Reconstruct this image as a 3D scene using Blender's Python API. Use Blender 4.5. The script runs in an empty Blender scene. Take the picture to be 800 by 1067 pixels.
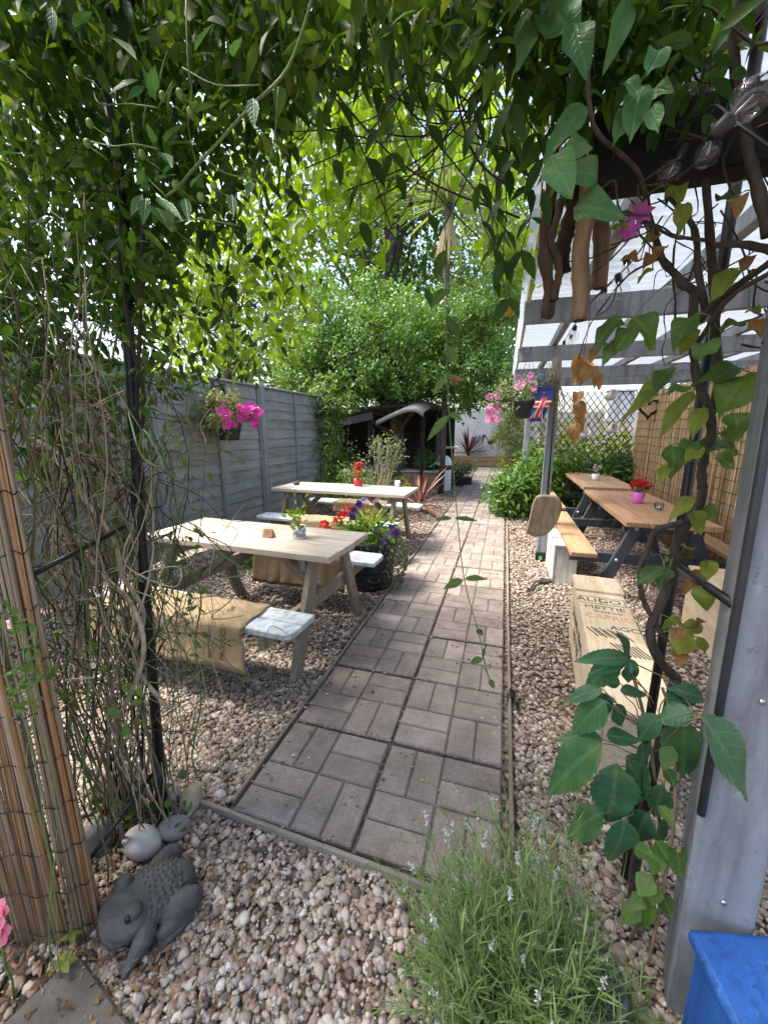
import bpy, math, random
import numpy as np
from mathutils import Vector, Matrix, Euler
SC = bpy.context.scene
COL = SC.collection
random.seed(7)
rng = np.random.default_rng(11)
R = math.radians
# ---------------------------------------------------------------- camera
FPX, CXP, CYP, HCAM = 410.0, 400.0, 533.5, 1.5
def _n(v):
    v = Vector(v); v.normalize(); return v
_py = _n(((527-CXP)/FPX, (CYP-447)/FPX, 1.0))
_pz = _n((0, 1, -(CYP-447)/FPX))
_px = _py.cross(_pz)
if _px.x < 0: _px = -_px
def at(x, y, Y):
    """point at photo position x, y lying Y metres down the garden"""
    r = Vector(((x-CXP)/FPX, (CYP-y)/FPX, 1))
    d = Vector((r.dot(_px), r.dot(_py), r.dot(_pz)))
    t = Y/d.y
    return Vector((d.x*t, Y, HCAM+d.z*t))
def atz(x, y, z=0.0):
    r = Vector(((x-CXP)/FPX, (CYP-y)/FPX, 1))
    d = Vector((r.dot(_px), r.dot(_py), r.dot(_pz)))
    t = (z-HCAM)/d.z
    return Vector((d.x*t, d.y*t, z))
cam = bpy.data.cameras.new('camera'); co = bpy.data.objects.new('camera', cam); COL.objects.link(co)
cam.sensor_fit = 'HORIZONTAL'; cam.sensor_width = 36; cam.lens = 36*FPX/800; cam.clip_start = .02; cam.clip_end = 400
right = Vector((_px.x, _py.x, _pz.x)); up = Vector((_px.y, _py.y, _pz.y)); fwd = Vector((_px.z, _py.z, _pz.z))
M = Matrix((right, up, -fwd)).transposed().to_4x4(); M.translation = (0, 0, HCAM)
co.matrix_world = M
SC.camera = co
# ---------------------------------------------------------------- materials
class NT:
    def __init__(s, name):
        s.m = bpy.data.materials.new(name); s.m.use_nodes = True
        s.t = s.m.node_tree; s.n = s.t.nodes; s.l = s.t.links
        s.b = s.n['Principled BSDF']; s.out = s.n['Material Output']
        s.b.inputs['Specular IOR Level'].default_value = .35
    def new(s, typ, **kw):
        nd = s.n.new(typ)
        for k, v in kw.items(): setattr(nd, k, v)
        return nd
    def link(s, a, b): s.l.new(a, b)
    def coord(s, scale=(1, 1, 1), which='Object'):
        tc = s.new('ShaderNodeTexCoord'); mp = s.new('ShaderNodeMapping')
        s.link(tc.outputs[which], mp.inputs['Vector']); mp.inputs['Scale'].default_value = scale
        return mp.outputs['Vector']
    def noise(s, vec, scale, detail=4, rough=.6):
        nd = s.new('ShaderNodeTexNoise'); s.link(vec, nd.inputs['Vector'])
        nd.inputs['Scale'].default_value = scale; nd.inputs['Detail'].default_value = detail; nd.inputs['Roughness'].default_value = rough
        return nd.outputs['Fac']
    def ramp(s, fac, stops, interp='LINEAR'):
        nd = s.new('ShaderNodeValToRGB'); nd.color_ramp.interpolation = interp
        e = nd.color_ramp.elements
        while len(e) < len(stops): e.new(.5)
        for i, (p, c) in enumerate(stops):
            e[i].position = p; e[i].color = (c[0], c[1], c[2], 1)
        s.link(fac, nd.inputs['Fac']); return nd.outputs['Color']
    def mix(s, fac, a, b, blend='MIX'):
        nd = s.new('ShaderNodeMixRGB', blend_type=blend)
        for k, v in (('Fac', fac), ('Color1', a), ('Color2', b)):
            if hasattr(v, 'is_linked') or hasattr(v, 'links'): s.link(v, nd.inputs[k])
            elif isinstance(v, (int, float)): nd.inputs[k].default_value = v
            else: nd.inputs[k].default_value = (v[0], v[1], v[2], 1)
        return nd.outputs['Color']
    def island(s):
        return s.new('ShaderNodeNewGeometry').outputs['Random Per Island']
    def bump(s, h, strength=.3, dist=.01):
        nd = s.new('ShaderNodeBump'); s.link(h, nd.inputs['Height'])
        nd.inputs['Strength'].default_value = strength; nd.inputs['Distance'].default_value = dist
        s.link(nd.outputs['Normal'], s.b.inputs['Normal'])
    def base(s, c):
        if hasattr(c, 'links'): s.link(c, s.b.inputs['Base Color'])
        else: s.b.inputs['Base Color'].default_value = (c[0], c[1], c[2], 1)
    def rough(s, r): s.b.inputs['Roughness'].default_value = r
def mul(c, k): return tuple(x*k for x in c)
def simple(name, c, rough=.6, metal=0, var=.25, scale=8, bump=.15):
    s = NT(name); v = s.coord(); f = s.noise(v, scale, 5)
    s.base(s.ramp(f, [(.3, mul(c, 1-var)), (.7, mul(c, 1+var))])); s.rough(rough)
    s.b.inputs['Metallic'].default_value = metal
    if bump: s.bump(s.noise(v, scale*6, 3), bump, .004)
    return s.m
def wood(name, c1, c2, stretch=(1.2, 14, 14), rough=.7, knots=True, grey=None, var=.3):
    """grain runs along the axis whose stretch is small"""
    s = NT(name); v = s.coord(stretch)
    isl = s.island()
    off = s.new('ShaderNodeVectorMath', operation='ADD'); s.link(v, off.inputs[0])
    sc = s.new('ShaderNodeMath', operation='MULTIPLY'); s.link(isl, sc.inputs[0]); sc.inputs[1].default_value = 37
    cb = s.new('ShaderNodeCombineXYZ')
    for k in 'XYZ': s.link(sc.outputs[0], cb.inputs[k])
    s.link(cb.outputs[0], off.inputs[1]); v2 = off.outputs[0]
    f = s.noise(v2, 1.6, 7, .65)
    col = s.ramp(f, [(.28, c1), (.52, tuple((a+b)/2 for a, b in zip(c1, c2))), (.72, c2)])
    fine = s.noise(v2, 9, 3, .7)
    col = s.mix(.5, col, s.ramp(fine, [(.3, (.45, .45, .45)), (.6, (1, 1, 1))]), 'MULTIPLY')
    tone = s.ramp(isl, [(0, (1-var,)*3), (1, (1, 1, 1))])
    col = s.mix(1.0, col, tone, 'MULTIPLY')
    if grey:
        g = s.noise(s.coord((1, 1, 1)), 3.0, 4)
        col = s.mix(s.ramp(g, [(.45, (0, 0, 0)), (.7, (1, 1, 1))]), col, grey)
    s.base(col); s.rough(rough); s.bump(fine, .25, .003)
    return s.m
def paint(name, c, rough=.5, wear=None, stretch=(3, 3, 3)):
    s = NT(name); v = s.coord(stretch); f = s.noise(v, 2.5, 6, .65)
    col = s.ramp(f, [(.3, mul(c, .82)), (.65, mul(c, 1.1))])
    if wear:
        w = s.noise(s.coord(tuple(k*2.2 for k in stretch)), 3, 6, .75)
        col = s.mix(s.ramp(w, [(.6, (0, 0, 0)), (.68, (1, 1, 1))]), col, wear)
    gr = s.noise(s.coord((stretch[0]*5, stretch[1]*5, .8)), 1.5, 7, .7)
    col = s.mix(.7, col, s.ramp(gr, [(.36, (.45, .43, .40)), (.56, (1.06, 1.06, 1.06))]), 'MULTIPLY')
    ch = s.noise(s.coord((11, 11, 11)), 2.2, 6, .8)
    col = s.mix(s.ramp(ch, [(.62, (0, 0, 0)), (.655, (.85, .85, .85))]), col, mul(c, .5))
    s.base(col); s.rough(rough); s.bump(gr, .6, .004)
    return s.m
def leafmat(name, cols, trans=.4, rough=.42, tcol=None, spec=.4, veins=False):
    s = NT(name); isl = s.island()
    n = len(cols); col = s.ramp(isl, [(i/(max(n-1, 1)), c) for i, c in enumerate(cols)])
    f = s.noise(s.coord(), 22, 3)
    col = s.mix(.55, col, s.ramp(f, [(.3, (.55, .55, .5)), (.7, (1.15, 1.15, 1.1))]), 'MULTIPLY')
    if veins:
        at_ = s.new('ShaderNodeAttribute'); at_.attribute_name = 'luv'; sp = s.new('ShaderNodeSeparateXYZ'); s.link(at_.outputs['Vector'], sp.inputs[0])
        def mt(op, a, b=None):
            nd = s.new('ShaderNodeMath', operation=op)
            for i, v in enumerate((a, b)):
                if v is None: continue
                if isinstance(v, (int, float)): nd.inputs[i].default_value = v
                else: s.link(v, nd.inputs[i])
            return nd.outputs[0]
        au = mt('ABSOLUTE', sp.outputs[0]); ph = mt('ADD', mt('SUBTRACT', mt('MULTIPLY', sp.outputs[1], 42), mt('MULTIPLY', au, 13)), mt('MULTIPLY', s.noise(s.coord(), 14, 3), 9))
        sv = mt('POWER', mt('ABSOLUTE', mt('SINE', mt('MULTIPLY', ph, .5))), 14); mid = mt('POWER', mt('SUBTRACT', 1, mt('MINIMUM', mt('MULTIPLY', au, 7), 1)), .8)
        vn = mt('MINIMUM', mt('ADD', mt('MULTIPLY', sv, .30), mid), 1)
        col = s.mix(mt('MULTIPLY', vn, .24), col, s.mix(.5, col, (.35, .45, .22)))
        s.bump(mt('ADD', mt('MULTIPLY', vn, -1), mt('MULTIPLY', s.noise(s.coord(), 40, 3), 1.5)), .4, .004)
        sp_ = s.noise(s.coord(), 75, 5, .7); col = s.mix(s.ramp(sp_, [(.64, (0, 0, 0)), (.69, (.75, .75, .75))]), col, (.17, .13, .04))
        pt_ = s.noise(s.coord(), 9, 2); col = s.mix(s.ramp(pt_, [(.55, (0, 0, 0)), (.8, (.55, .55, .55))]), col, s.mix(.5, col, (.26, .27, .05)))
    s.base(col); s.rough(rough); s.b.inputs['Specular IOR Level'].default_value = spec
    tr = s.new('ShaderNodeBsdfTranslucent')
    tc = s.mix(1.0, col, tcol or (1.5, 1.35, .55), 'MULTIPLY'); s.link(tc, tr.inputs['Color'])
    mx = s.new('ShaderNodeMixShader'); mx.inputs['Fac'].default_value = trans
    s.link(s.b.outputs[0], mx.inputs[1]); s.link(tr.outputs[0], mx.inputs[2]); s.link(mx.outputs[0], s.out.inputs['Surface'])
    return s.m
# ---------------------------------------------------------------- objects
def tag(o, label=None, cat=None, group=None, kind=None):
    if label: o['label'] = label
    if cat: o['category'] = cat
    if group: o['group'] = group
    if kind: o['kind'] = kind
    return o
def thing(name, label, cat, loc=(0, 0, 0), rotz=0, group=None):
    o = bpy.data.objects.new(name, None); COL.objects.link(o)
    o.empty_display_size = .1
    o.location = loc; o.rotation_euler = (0, 0, rotz)
    return tag(o, label, cat, group)
def wloc(p):
    v = Vector((0, 0, 0))
    while p: v += p.location; p = p.parent
    return v
def link_mesh(name, me, mats, parent=None, loc=None):
    o = bpy.data.objects.new(name, me); COL.objects.link(o)
    for m in (mats if isinstance(mats, (list, tuple)) else [mats]): me.materials.append(m)
    if parent: o.parent = parent
    if loc is not None: o.location = loc
    return o
def copy_tree(o, parent=None):
    c = o.copy(); COL.objects.link(c); c.parent = parent
    for ch in list(o.children): copy_tree(ch, c)
    return c
class MB:
    def __init__(s): s.v, s.f, s.m, s.sm = [], [], [], []
    def add(s, vs, fs, m=0, smooth=False):
        b = len(s.v); s.v += [tuple(v) for v in vs]
        for f in fs:
            s.f.append([i+b for i in f]); s.m.append(m); s.sm.append(smooth)
    def box(s, c, d, rot=None, m=0):
        c = Vector(c); q = [Vector((x*d[0]/2, y*d[1]/2, z*d[2]/2)) for x in (-1, 1) for y in (-1, 1) for z in (-1, 1)]
        if rot is not None:
            rm = rot if isinstance(rot, Matrix) else Euler(rot).to_matrix()
            q = [rm @ p for p in q]
        s.add([c+p for p in q], [(0, 1, 3, 2), (4, 6, 7, 5), (0, 4, 5, 1), (2, 3, 7, 6), (0, 2, 6, 4), (1, 5, 7, 3)], m)
    def bar(s, p0, p1, w, h, up=(0, 0, 1), m=0):
        p0, p1 = Vector(p0), Vector(p1); d = (p1-p0); L = d.length; d.normalize()
        u = Vector(up); sd = d.cross(u).normalized(); u = sd.cross(d).normalized()
        s.box((p0+p1)/2, (L, w, h), Matrix((d, sd, u)).transposed(), m)
    def prism(s, poly, z0, z1, m=0):
        n = len(poly); s.add([(x, y, z0) for x, y in poly]+[(x, y, z1) for x, y in poly],
            [list(range(n))[::-1], list(range(n, 2*n))]+[(i, (i+1) % n, n+(i+1) % n, n+i) for i in range(n)], m)
    def tube(s, pts, r, n=6, m=0, smooth=True, cap=True):
        pts = [Vector(p) for p in pts]; k = len(pts)
        rs = r if isinstance(r, (list, tuple)) else [r]*k
        vs = []; ref = Vector((.31, .2, .93))
        for i, p in enumerate(pts):
            d = (pts[min(i+1, k-1)]-pts[max(i-1, 0)])
            if d.length < 1e-9: d = Vector((0, 0, 1))
            d.normalize()
            if abs(d.dot(ref)) > .95: ref = Vector((.9, -.3, .2))
            a = d.cross(ref).normalized(); b = d.cross(a)
            ref = b.cross(d)*-1 if False else ref
            for j in range(n):
                t = 2*math.pi*j/n; vs.append(p+(a*math.cos(t)+b*math.sin(t))*rs[i])
        fs = [(i*n+j, i*n+(j+1) % n, (i+1)*n+(j+1) % n, (i+1)*n+j) for i in range(k-1) for j in range(n)]
        if cap: fs += [list(range(n))[::-1], list(range((k-1)*n, k*n))]
        s.add(vs, fs, m, smooth)
    def lathe(s, prof, c=(0, 0, 0), n=20, m=0, smooth=True, ax=None):
        c = Vector(c); vs = []
        for r, z in prof:
            for j in range(n):
                t = 2*math.pi*j/n; p = Vector((r*math.cos(t), r*math.sin(t), z))
                if ax is not None: p = ax @ p
                vs.append(c+p)
        k = len(prof)
        fs = [(i*n+j, i*n+(j+1) % n, (i+1)*n+(j+1) % n, (i+1)*n+j) for i in range(k-1) for j in range(n)]
        s.add(vs, fs, m, smooth)
    def ball(s, c, d, n=12, m=0, rot=None):
        k = max(4, n//2); rm = Euler(rot).to_matrix() if rot is not None and not isinstance(rot, Matrix) else rot
        c = Vector(c); vs = []
        for i in range(k+1):
            ph = math.pi*i/k; rr, zz = max(math.sin(ph), 1e-3), -math.cos(ph)
            for j in range(n):
                t = 2*math.pi*j/n; p = Vector((rr*math.cos(t)*d[0], rr*math.sin(t)*d[1], zz*d[2]))
                if rm is not None: p = rm @ p
                vs.append(c+p)
        fs = [(i*n+j, i*n+(j+1) % n, (i+1)*n+(j+1) % n, (i+1)*n+j) for i in range(k) for j in range(n)]
        s.add(vs, fs, m, True)
    def rough(s, amt, seed=1):
        rr = random.Random(seed); s.v = [(a+rr.uniform(-amt, amt), b+rr.uniform(-amt, amt), c+rr.uniform(-amt, amt)) for a, b, c in s.v]
    def build(s, name, mats, parent=None, world=True, base=None, bevel=0, seg=1):
        """world: coordinates are world ones; the object's origin goes to base"""
        off = Vector((0, 0, 0))
        if parent is not None:
            if world: off = wloc(parent)
            loc = None
        else:
            loc = Vector(base) if base is not None else Vector((0, 0, 0)); off = loc
        me = bpy.data.meshes.new(name)
        me.from_pydata([tuple(Vector(v)-off) for v in s.v], [], s.f)
        me.polygons.foreach_set('material_index', s.m); me.polygons.foreach_set('use_smooth', s.sm)
        me.update()
        o = link_mesh(name, me, mats, parent, loc)
        if bevel:
            b = o.modifiers.new('bevel', 'BEVEL'); b.width = bevel; b.segments = seg; b.limit_method = 'ANGLE'
        return o
# ---- numpy batches (leaves, blades, pebbles)
def norm_(a): return a/np.maximum(np.linalg.norm(a, axis=-1, keepdims=True), 1e-9)
SHAPES = {
 'ovate': [(0, 0), (.14, .36), (.38, .5), (.68, .34), (1, 0)],
 'lance': [(0, 0), (.2, .36), (.45, .5), (.75, .28), (1, 0)],
 'heart': [(0, 0), (.05, .40), (.25, .5), (.6, .34), (1, 0)],
 'big': [(0, 0), (.04, .16), (.12, .36), (.24, .47), (.36, .5), (.5, .45), (.64, .36), (.78, .23), (.9, .10), (1, 0)],
 'small': [(0, 0), (.45, .5), (1, 0)],
 'blade': [(0, .30), (.35, .5), (.7, .36), (1, 0)],
 'round': [(0, 0), (.12, .34), (.5, .5), (.85, .34), (1, 0)],
 'toothed': [(0, 0), (.05, .16), (.12, .34), (.135, .31), (.21, .45), (.225, .41), (.31, .5), (.325, .455), (.41, .49), (.425, .44), (.51, .45), (.525, .40), (.61, .38), (.625, .33), (.71, .295), (.725, .25), (.81, .20), (.825, .165), (.91, .09), (1, 0)],
}
class LB:
    """leaf batch: many leaf blades in ONE mesh"""
    def __init__(s): s.V, s.T, s.n, s.U = [], [], 0, []
    def leaves(s, P, D, N, L, W, shape='ovate', fold=.25, droop=.25, wave=0):
        P = np.asarray(P, float).reshape(-1, 3); n = len(P)
        if n == 0: return
        D = norm_(np.broadcast_to(np.asarray(D, float), (n, 3))); N = np.broadcast_to(np.asarray(N, float), (n, 3))
        N = norm_(N-D*np.sum(N*D, 1, keepdims=True)+1e-6); S = np.cross(D, N)
        L = np.broadcast_to(np.asarray(L, float), (n,)); W = np.broadcast_to(np.asarray(W, float), (n,))
        dr = np.broadcast_to(np.asarray(droop, float), (n,))
        st = SHAPES[shape]; vs = []; idx = []; uv = []
        ph = rng.uniform(0, 6, n)
        for t, w in st:
            mid = P+D*(L*t)[:, None]-N*(dr*L*t*t)[:, None]
            if w == 0:
                idx.append((len(vs),)); vs.append(mid); uv.append((0, t, 0))
            else:
                ww = (w*W*L)[:, None]
                up = N*(fold*w*W*L)[:, None]
                wv = N*(wave*W*L*np.sin(ph+t*9))[:, None] if wave else 0
                wv2 = N*(wave*W*L*np.sin(ph+t*8+2))[:, None] if wave else 0
                idx.append((len(vs), len(vs)+1, len(vs)+2)); vs += [mid+S*ww+up+wv, mid, mid-S*ww+up+wv2]; uv += [(w*2, t, 0), (0, t, 0), (-w*2, t, 0)]
        tr = []
        for a, b in zip(idx[:-1], idx[1:]):
            if len(a) == 1 and len(b) == 3: tr += [(a[0], b[0], b[1]), (a[0], b[1], b[2])]
            elif len(a) == 3 and len(b) == 1: tr += [(a[0], b[0], a[1]), (a[1], b[0], a[2])]
            elif len(a) == 3: tr += [(a[0], b[0], b[1]), (a[0], b[1], a[1]), (a[1], b[1], b[2]), (a[1], b[2], a[2])]
        k = len(vs); V = np.stack(vs, 1).reshape(-1, 3); T = np.array(tr); s.U.append(np.tile(np.array(uv, float), (n, 1)))
        s.V.append(V); s.T.append((T[None]+(np.arange(n)*k)[:, None, None]).reshape(-1, 3)+s.n); s.n += n*k
    def raw(s, V, T):
        s.V.append(V); s.T.append(T+s.n); s.n += len(V)
    def build(s, name, mats, parent=None, base=None, smooth=True):
        V = np.concatenate(s.V); T = np.concatenate(s.T)
        off = wloc(parent) if parent is not None else Vector(base) if base is not None else Vector((0, 0, 0))
        V = V-np.array(off)
        me = bpy.data.meshes.new(name)
        me.vertices.add(len(V)); me.vertices.foreach_set('co', V.astype(np.float32).ravel())
        me.loops.add(T.size); me.loops.foreach_set('vertex_index', T.astype(np.int32).ravel())
        me.polygons.add(len(T)); me.polygons.foreach_set('loop_start', np.arange(0, T.size, 3, dtype=np.int32))
        me.polygons.foreach_set('use_smooth', np.full(len(T), smooth))
        me.update(calc_edges=True)
        if s.U and sum(len(u) for u in s.U) == len(V):
            a = me.attributes.new('luv', 'FLOAT_VECTOR', 'POINT'); a.data.foreach_set('vector', np.concatenate(s.U).astype(np.float32).ravel())
        return link_mesh(name, me, mats, parent, None if parent is not None else off)
def rdir(n, up=0.0):
    d = rng.normal(size=(n, 3)); d[:, 2] += up; return norm_(d)
def in_ellipsoid(n, c, r, shell=.5):
    d = norm_(rng.normal(size=(n, 3))); rad = rng.uniform(shell**3, 1, n)**(1/3)
    return np.array(c)+d*rad[:, None]*np.array(r)
def crown(lb, blobs, nclump, per, crad, L, W, shape='ovate', shell=.55, up=.5, droop=.25, jit=.35, flat=1.0):
    """blobs: (centre, radii); leaves gathered in clumps through the volume"""
    vol = np.array([np.prod(b[1]) for b in blobs]); vol = vol**.67; vol /= vol.sum(); cs = []
    for (c, r), w in zip(blobs, vol):
        k = max(1, int(nclump*w)); q = in_ellipsoid(k, c, r, shell)
        o = norm_((q-np.array(c))/np.array(r))
        m = rng.integers(int(per*.5), int(per*1.5)+1, k)
        P = np.repeat(q, m, 0)+rng.normal(size=(m.sum(), 3))*crad*np.array((1, 1, flat))
        O = np.repeat(o, m, 0)
        D = norm_(O*.5+rng.normal(size=P.shape)*.8+np.array((0, 0, -.25)))
        N = norm_(O*.5+np.array((0, 0, up))+rng.normal(size=P.shape)*jit)
        n = len(P)
        lb.leaves(P, D, N, L*rng.uniform(.6, 1.25, n), W*rng.uniform(.85, 1.15, n), shape, .3, droop)
        cs.append(q)
    return np.concatenate(cs)
def wob(p0, p1, n, amp, seed=None):
    rr = random.Random(seed) if seed is not None else random
    p0, p1 = Vector(p0), Vector(p1); out = []
    ph = [rr.uniform(0, 6.3) for _ in range(6)]
    for i in range(n+1):
        t = i/n; e = math.sin(math.pi*t)**.5 if 0 < t < 1 else 0
        o = Vector((math.sin(t*5+ph[0])+.5*math.sin(t*11+ph[1]), math.sin(t*5.5+ph[2])+.5*math.sin(t*12+ph[3]), .5*math.sin(t*6+ph[4])))
        out.append(p0.lerp(p1, t)+o*amp*e)
    return out
def smooth_path(pts, k=4):
    pts = [Vector(p) for p in pts]; out = []
    for i in range(len(pts)-1):
        p0, p1, p2, p3 = pts[max(i-1, 0)], pts[i], pts[i+1], pts[min(i+2, len(pts)-1)]
        for j in range(k):
            t = j/k
            out.append(.5*((2*p1)+(p2-p0)*t+(2*p0-5*p1+4*p2-p3)*t*t+(3*p1-p0-3*p2+p3)*t**3))
    out.append(pts[-1]); return out
def lettering(name, lines, size, mat, parent, mw, align='CENTER', space=1.0, depth=.0006):
    """words as a thin mesh; mw is the matrix in the parent's space"""
    cu = bpy.data.curves.new(name, 'FONT'); cu.body = lines; cu.size = size; cu.align_x = align; cu.align_y = 'CENTER'
    cu.extrude = depth; cu.space_line = space
    t = bpy.data.objects.new(name, cu); COL.objects.link(t)
    bpy.context.view_layer.update()
    me = bpy.data.meshes.new_from_object(t.evaluated_get(bpy.context.evaluated_depsgraph_get()))
    bpy.data.objects.remove(t); bpy.data.curves.remove(cu)
    me.name = name; me.materials.clear(); me.transform(mw)
    return link_mesh(name, me, mat, parent)
# ---------------------------------------------------------------- light, sky
SUN_EL, SUN_AZ = R(61), R(262)      # azimuth measured from +Y towards +X
w = bpy.data.worlds.new('World'); SC.world = w; w.use_nodes = True
wt = w.node_tree; sky = wt.nodes.new('ShaderNodeTexSky'); sky.sky_type = 'NISHITA'; sky.sun_disc = False
sky.sun_elevation = SUN_EL; sky.sun_rotation = SUN_AZ; sky.air_density = 1.0; sky.dust_density = 4.0; sky.ozone_density = .6
bgn = wt.nodes['Background']; bgn.inputs['Strength'].default_value = .15
wt.links.new(sky.outputs[0], bgn.inputs['Color'])
sl = bpy.data.lights.new('sun', 'SUN'); sl.energy = 2.1; sl.angle = R(13); sl.color = (1, .95, .87)
so = bpy.data.objects.new('sun', sl); COL.objects.link(so)
sd = Vector((math.sin(SUN_AZ)*math.cos(SUN_EL), math.cos(SUN_AZ)*math.cos(SUN_EL), math.sin(SUN_EL)))
so.rotation_euler = sd.to_track_quat('Z', 'Y').to_euler(); so.location = sd*30
SC.view_settings.view_transform = 'Standard'; SC.view_settings.look = 'None'
SC.view_settings.exposure = 2.05; SC.view_settings.gamma = 1.0; SC.view_settings.use_curve_mapping = False
SC.cycles.max_bounces = 8; SC.cycles.diffuse_bounces = 4; SC.cycles.transparent_max_bounces = 8; SC.cycles.transmission_bounces = 4
SC.cycles.caustics_reflective = False; SC.cycles.caustics_refractive = False
# ---------------------------------------------------------------- ground
def gravel_tones(s, fac):
    return s.ramp(fac, [(0, (.07, .06, .054)), (.12, (.19, .135, .10)), (.28, (.29, .212, .158)), (.45, (.33, .27, .225)), (.56, (.245, .225, .215)),
                        (.72, (.40, .32, .25)), (.88, (.46, .40, .34)), (1, (.57, .53, .47))])
s = NT('gravel_bed'); v = s.coord()
vo = s.new('ShaderNodeTexVoronoi'); s.link(v, vo.inputs['Vector']); vo.inputs['Scale'].default_value = 38
sep = s.new('ShaderNodeSeparateColor'); s.link(vo.outputs['Color'], sep.inputs[0])
gc = gravel_tones(s, sep.outputs[0])
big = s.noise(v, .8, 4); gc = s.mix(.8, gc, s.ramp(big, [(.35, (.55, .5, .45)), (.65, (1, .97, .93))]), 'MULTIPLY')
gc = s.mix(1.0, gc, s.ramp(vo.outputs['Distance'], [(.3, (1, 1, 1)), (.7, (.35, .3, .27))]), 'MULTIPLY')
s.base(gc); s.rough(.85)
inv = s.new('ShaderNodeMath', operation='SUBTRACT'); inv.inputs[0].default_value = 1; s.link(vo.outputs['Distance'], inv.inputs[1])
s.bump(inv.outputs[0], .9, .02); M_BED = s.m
gm = MB(); n = 40
gm.add([(-60, -30, 0), (60, -30, 0), (60, 120, 0), (-60, 120, 0)], [(0, 1, 2, 3)])
g = gm.build('ground', M_BED); tag(g, kind='structure')
# pebbles: real stones lying on the bed
s = NT('pebble'); isl = s.island(); c = gravel_tones(s, isl)
c = s.mix(.5, c, s.ramp(s.noise(s.coord(), 70, 6, .75), [(.34, (.45, .42, .39)), (.7, (1.1, 1.08, 1.05))]), 'MULTIPLY')
s.base(c); s.rough(.7); M_PEB = s.m
def ico(sub):
    import bmesh
    bm = bmesh.new(); bmesh.ops.create_icosphere(bm, subdivisions=sub, radius=1)
    V = np.array([v.co[:] for v in bm.verts]); T = np.array([[v.index for v in f.verts] for f in bm.faces]); bm.free(); return V, T
ICO1, ICO2 = ico(1), ico(2)
PX0, PX1, PY0, PY1 = -.945, .075, 1.05, 16.3
def free(p):
    x, y = p[:, 0], p[:, 1]
    ok = ~((x > PX0-.04) & (x < PX1+.06) & (y > PY0-.03) & (y < PY1))
    return ok & ~((x < -.74) & (y < .50-.06*(x+.72)))
def pebbles(lb, n, x0, x1, y0, y1, size, tpl, zoff=.006):
    P = np.stack([rng.uniform(x0, x1, n), rng.uniform(y0, y1, n), np.zeros(n)], 1); P = P[free(P)]; n = len(P)
    a = size*rng.lognormal(0, .28, n); b = a*rng.uniform(.6, .95, n); cc = a*rng.uniform(.42, .75, n)
    P[:, 2] = zoff+rng.uniform(-.3, .8, n)*cc
    V, T = tpl; k = len(V)
    U = V[None]*(1+(.10 if k > 20 else .15)*rng.normal(size=(n, k, 1)))*np.stack([a, b, cc], 1)[:, None, :]
    th = rng.uniform(0, 6.28, n); ti = rng.normal(0, .28, n)
    ct, st = np.cos(ti)[:, None], np.sin(ti)[:, None]; x = U[..., 0]*ct-U[..., 2]*st; z = U[..., 0]*st+U[..., 2]*ct
    ct, st = np.cos(th)[:, None], np.sin(th)[:, None]
    W = np.stack([x*ct-U[..., 1]*st, x*st+U[..., 1]*ct, z], -1)+P[:, None, :]
    lb.raw(W.reshape(-1, 3), (T[None]+(np.arange(n)*k)[:, None, None]).reshape(-1, 3))
lb = LB()
pebbles(lb, 31000, -2.0, 1.0, .12, 2.0, .0108, ICO2)
pebbles(lb, 3600, -3.5, -1.9, 1, 2.4, .0135, ICO1); pebbles(lb, 17000, -3.5, -.9, 2.0, 5.2, .0124, ICO1)
pebbles(lb, 17000, .05, 2.2, 2.0, 5.2, .0118, ICO1)
pebbles(lb, 6500, -3.4, 2.1, 5.2, 10, .018, ICO1)
tag(lb.build('pebbles', M_PEB), 'mixed tan, grey and white pebbles covering the ground', 'gravel', kind='stuff')
so_ = MB(); n_ = 24; V_ = []
for i in range(n_+1):
    for j in range(9):
        x_, y_ = -2.1+1.4*i/n_, -.2+.74*j/8; V_.append((x_, y_+.03*math.sin(x_*9), .006+.010*math.sin(x_*23+j)*math.cos(j*1.7)))
so_.add(V_, [(i*9+j, (i+1)*9+j, (i+1)*9+j+1, i*9+j+1) for i in range(n_) for j in range(8)], 0, True)
tag(so_.build('soil', simple('soil_bed', (.06, .045, .033), .95, var=.6, scale=30, bump=.8)), kind='structure')
lb = LB(); pebbles(lb, 14000, -2.0, 1.0, .3, 2.2, .0042, ICO1, .016)
_f = free; free = lambda p: (p[:, 1] < .56)
pebbles(lb, 420, -1.6, -.72, .30, .56, .011, ICO2, .010); free = _f
tag(lb.build('grit', M_PEB), 'fine grit and small stones between the larger pebbles', 'grit', kind='stuff')
# leaf litter
M_DRY = leafmat('dry_leaf', [(.13, .07, .035), (.20, .11, .05), (.08, .045, .025), (.29, .20, .11)], .15, .7)
lb = LB(); n = 1500
P = np.concatenate([np.stack([rng.uniform(-2.0, .9, 500), rng.uniform(.15, 2.2, 500), rng.uniform(.02, .04, 500)], 1),
                    np.stack([rng.normal(-1.05, .22, 900), rng.normal(.60, .16, 900), rng.uniform(.024, .042, 900)], 1),
                    np.stack([rng.uniform(-3, 2, 500), rng.uniform(2, 9, 500), rng.uniform(.02, .035, 500)], 1)])
P = P[(free(P) | (P[:, 1] < .6)) & (P[:, 1] > .1)]; n = len(P)
D = rng.normal(size=(n, 3))*np.array((1, 1, .12))
lb.leaves(P, D, np.array((0, 0, 1))+rng.normal(0, .25, (n, 3)), rng.uniform(.007, .03, n), rng.uniform(.2, .55, n), "lance", .4, .45)
n = 160; P = np.stack([rng.uniform(PX0, PX1, n), rng.uniform(PY0, 6, n), np.full(n, .037)], 1)
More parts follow.
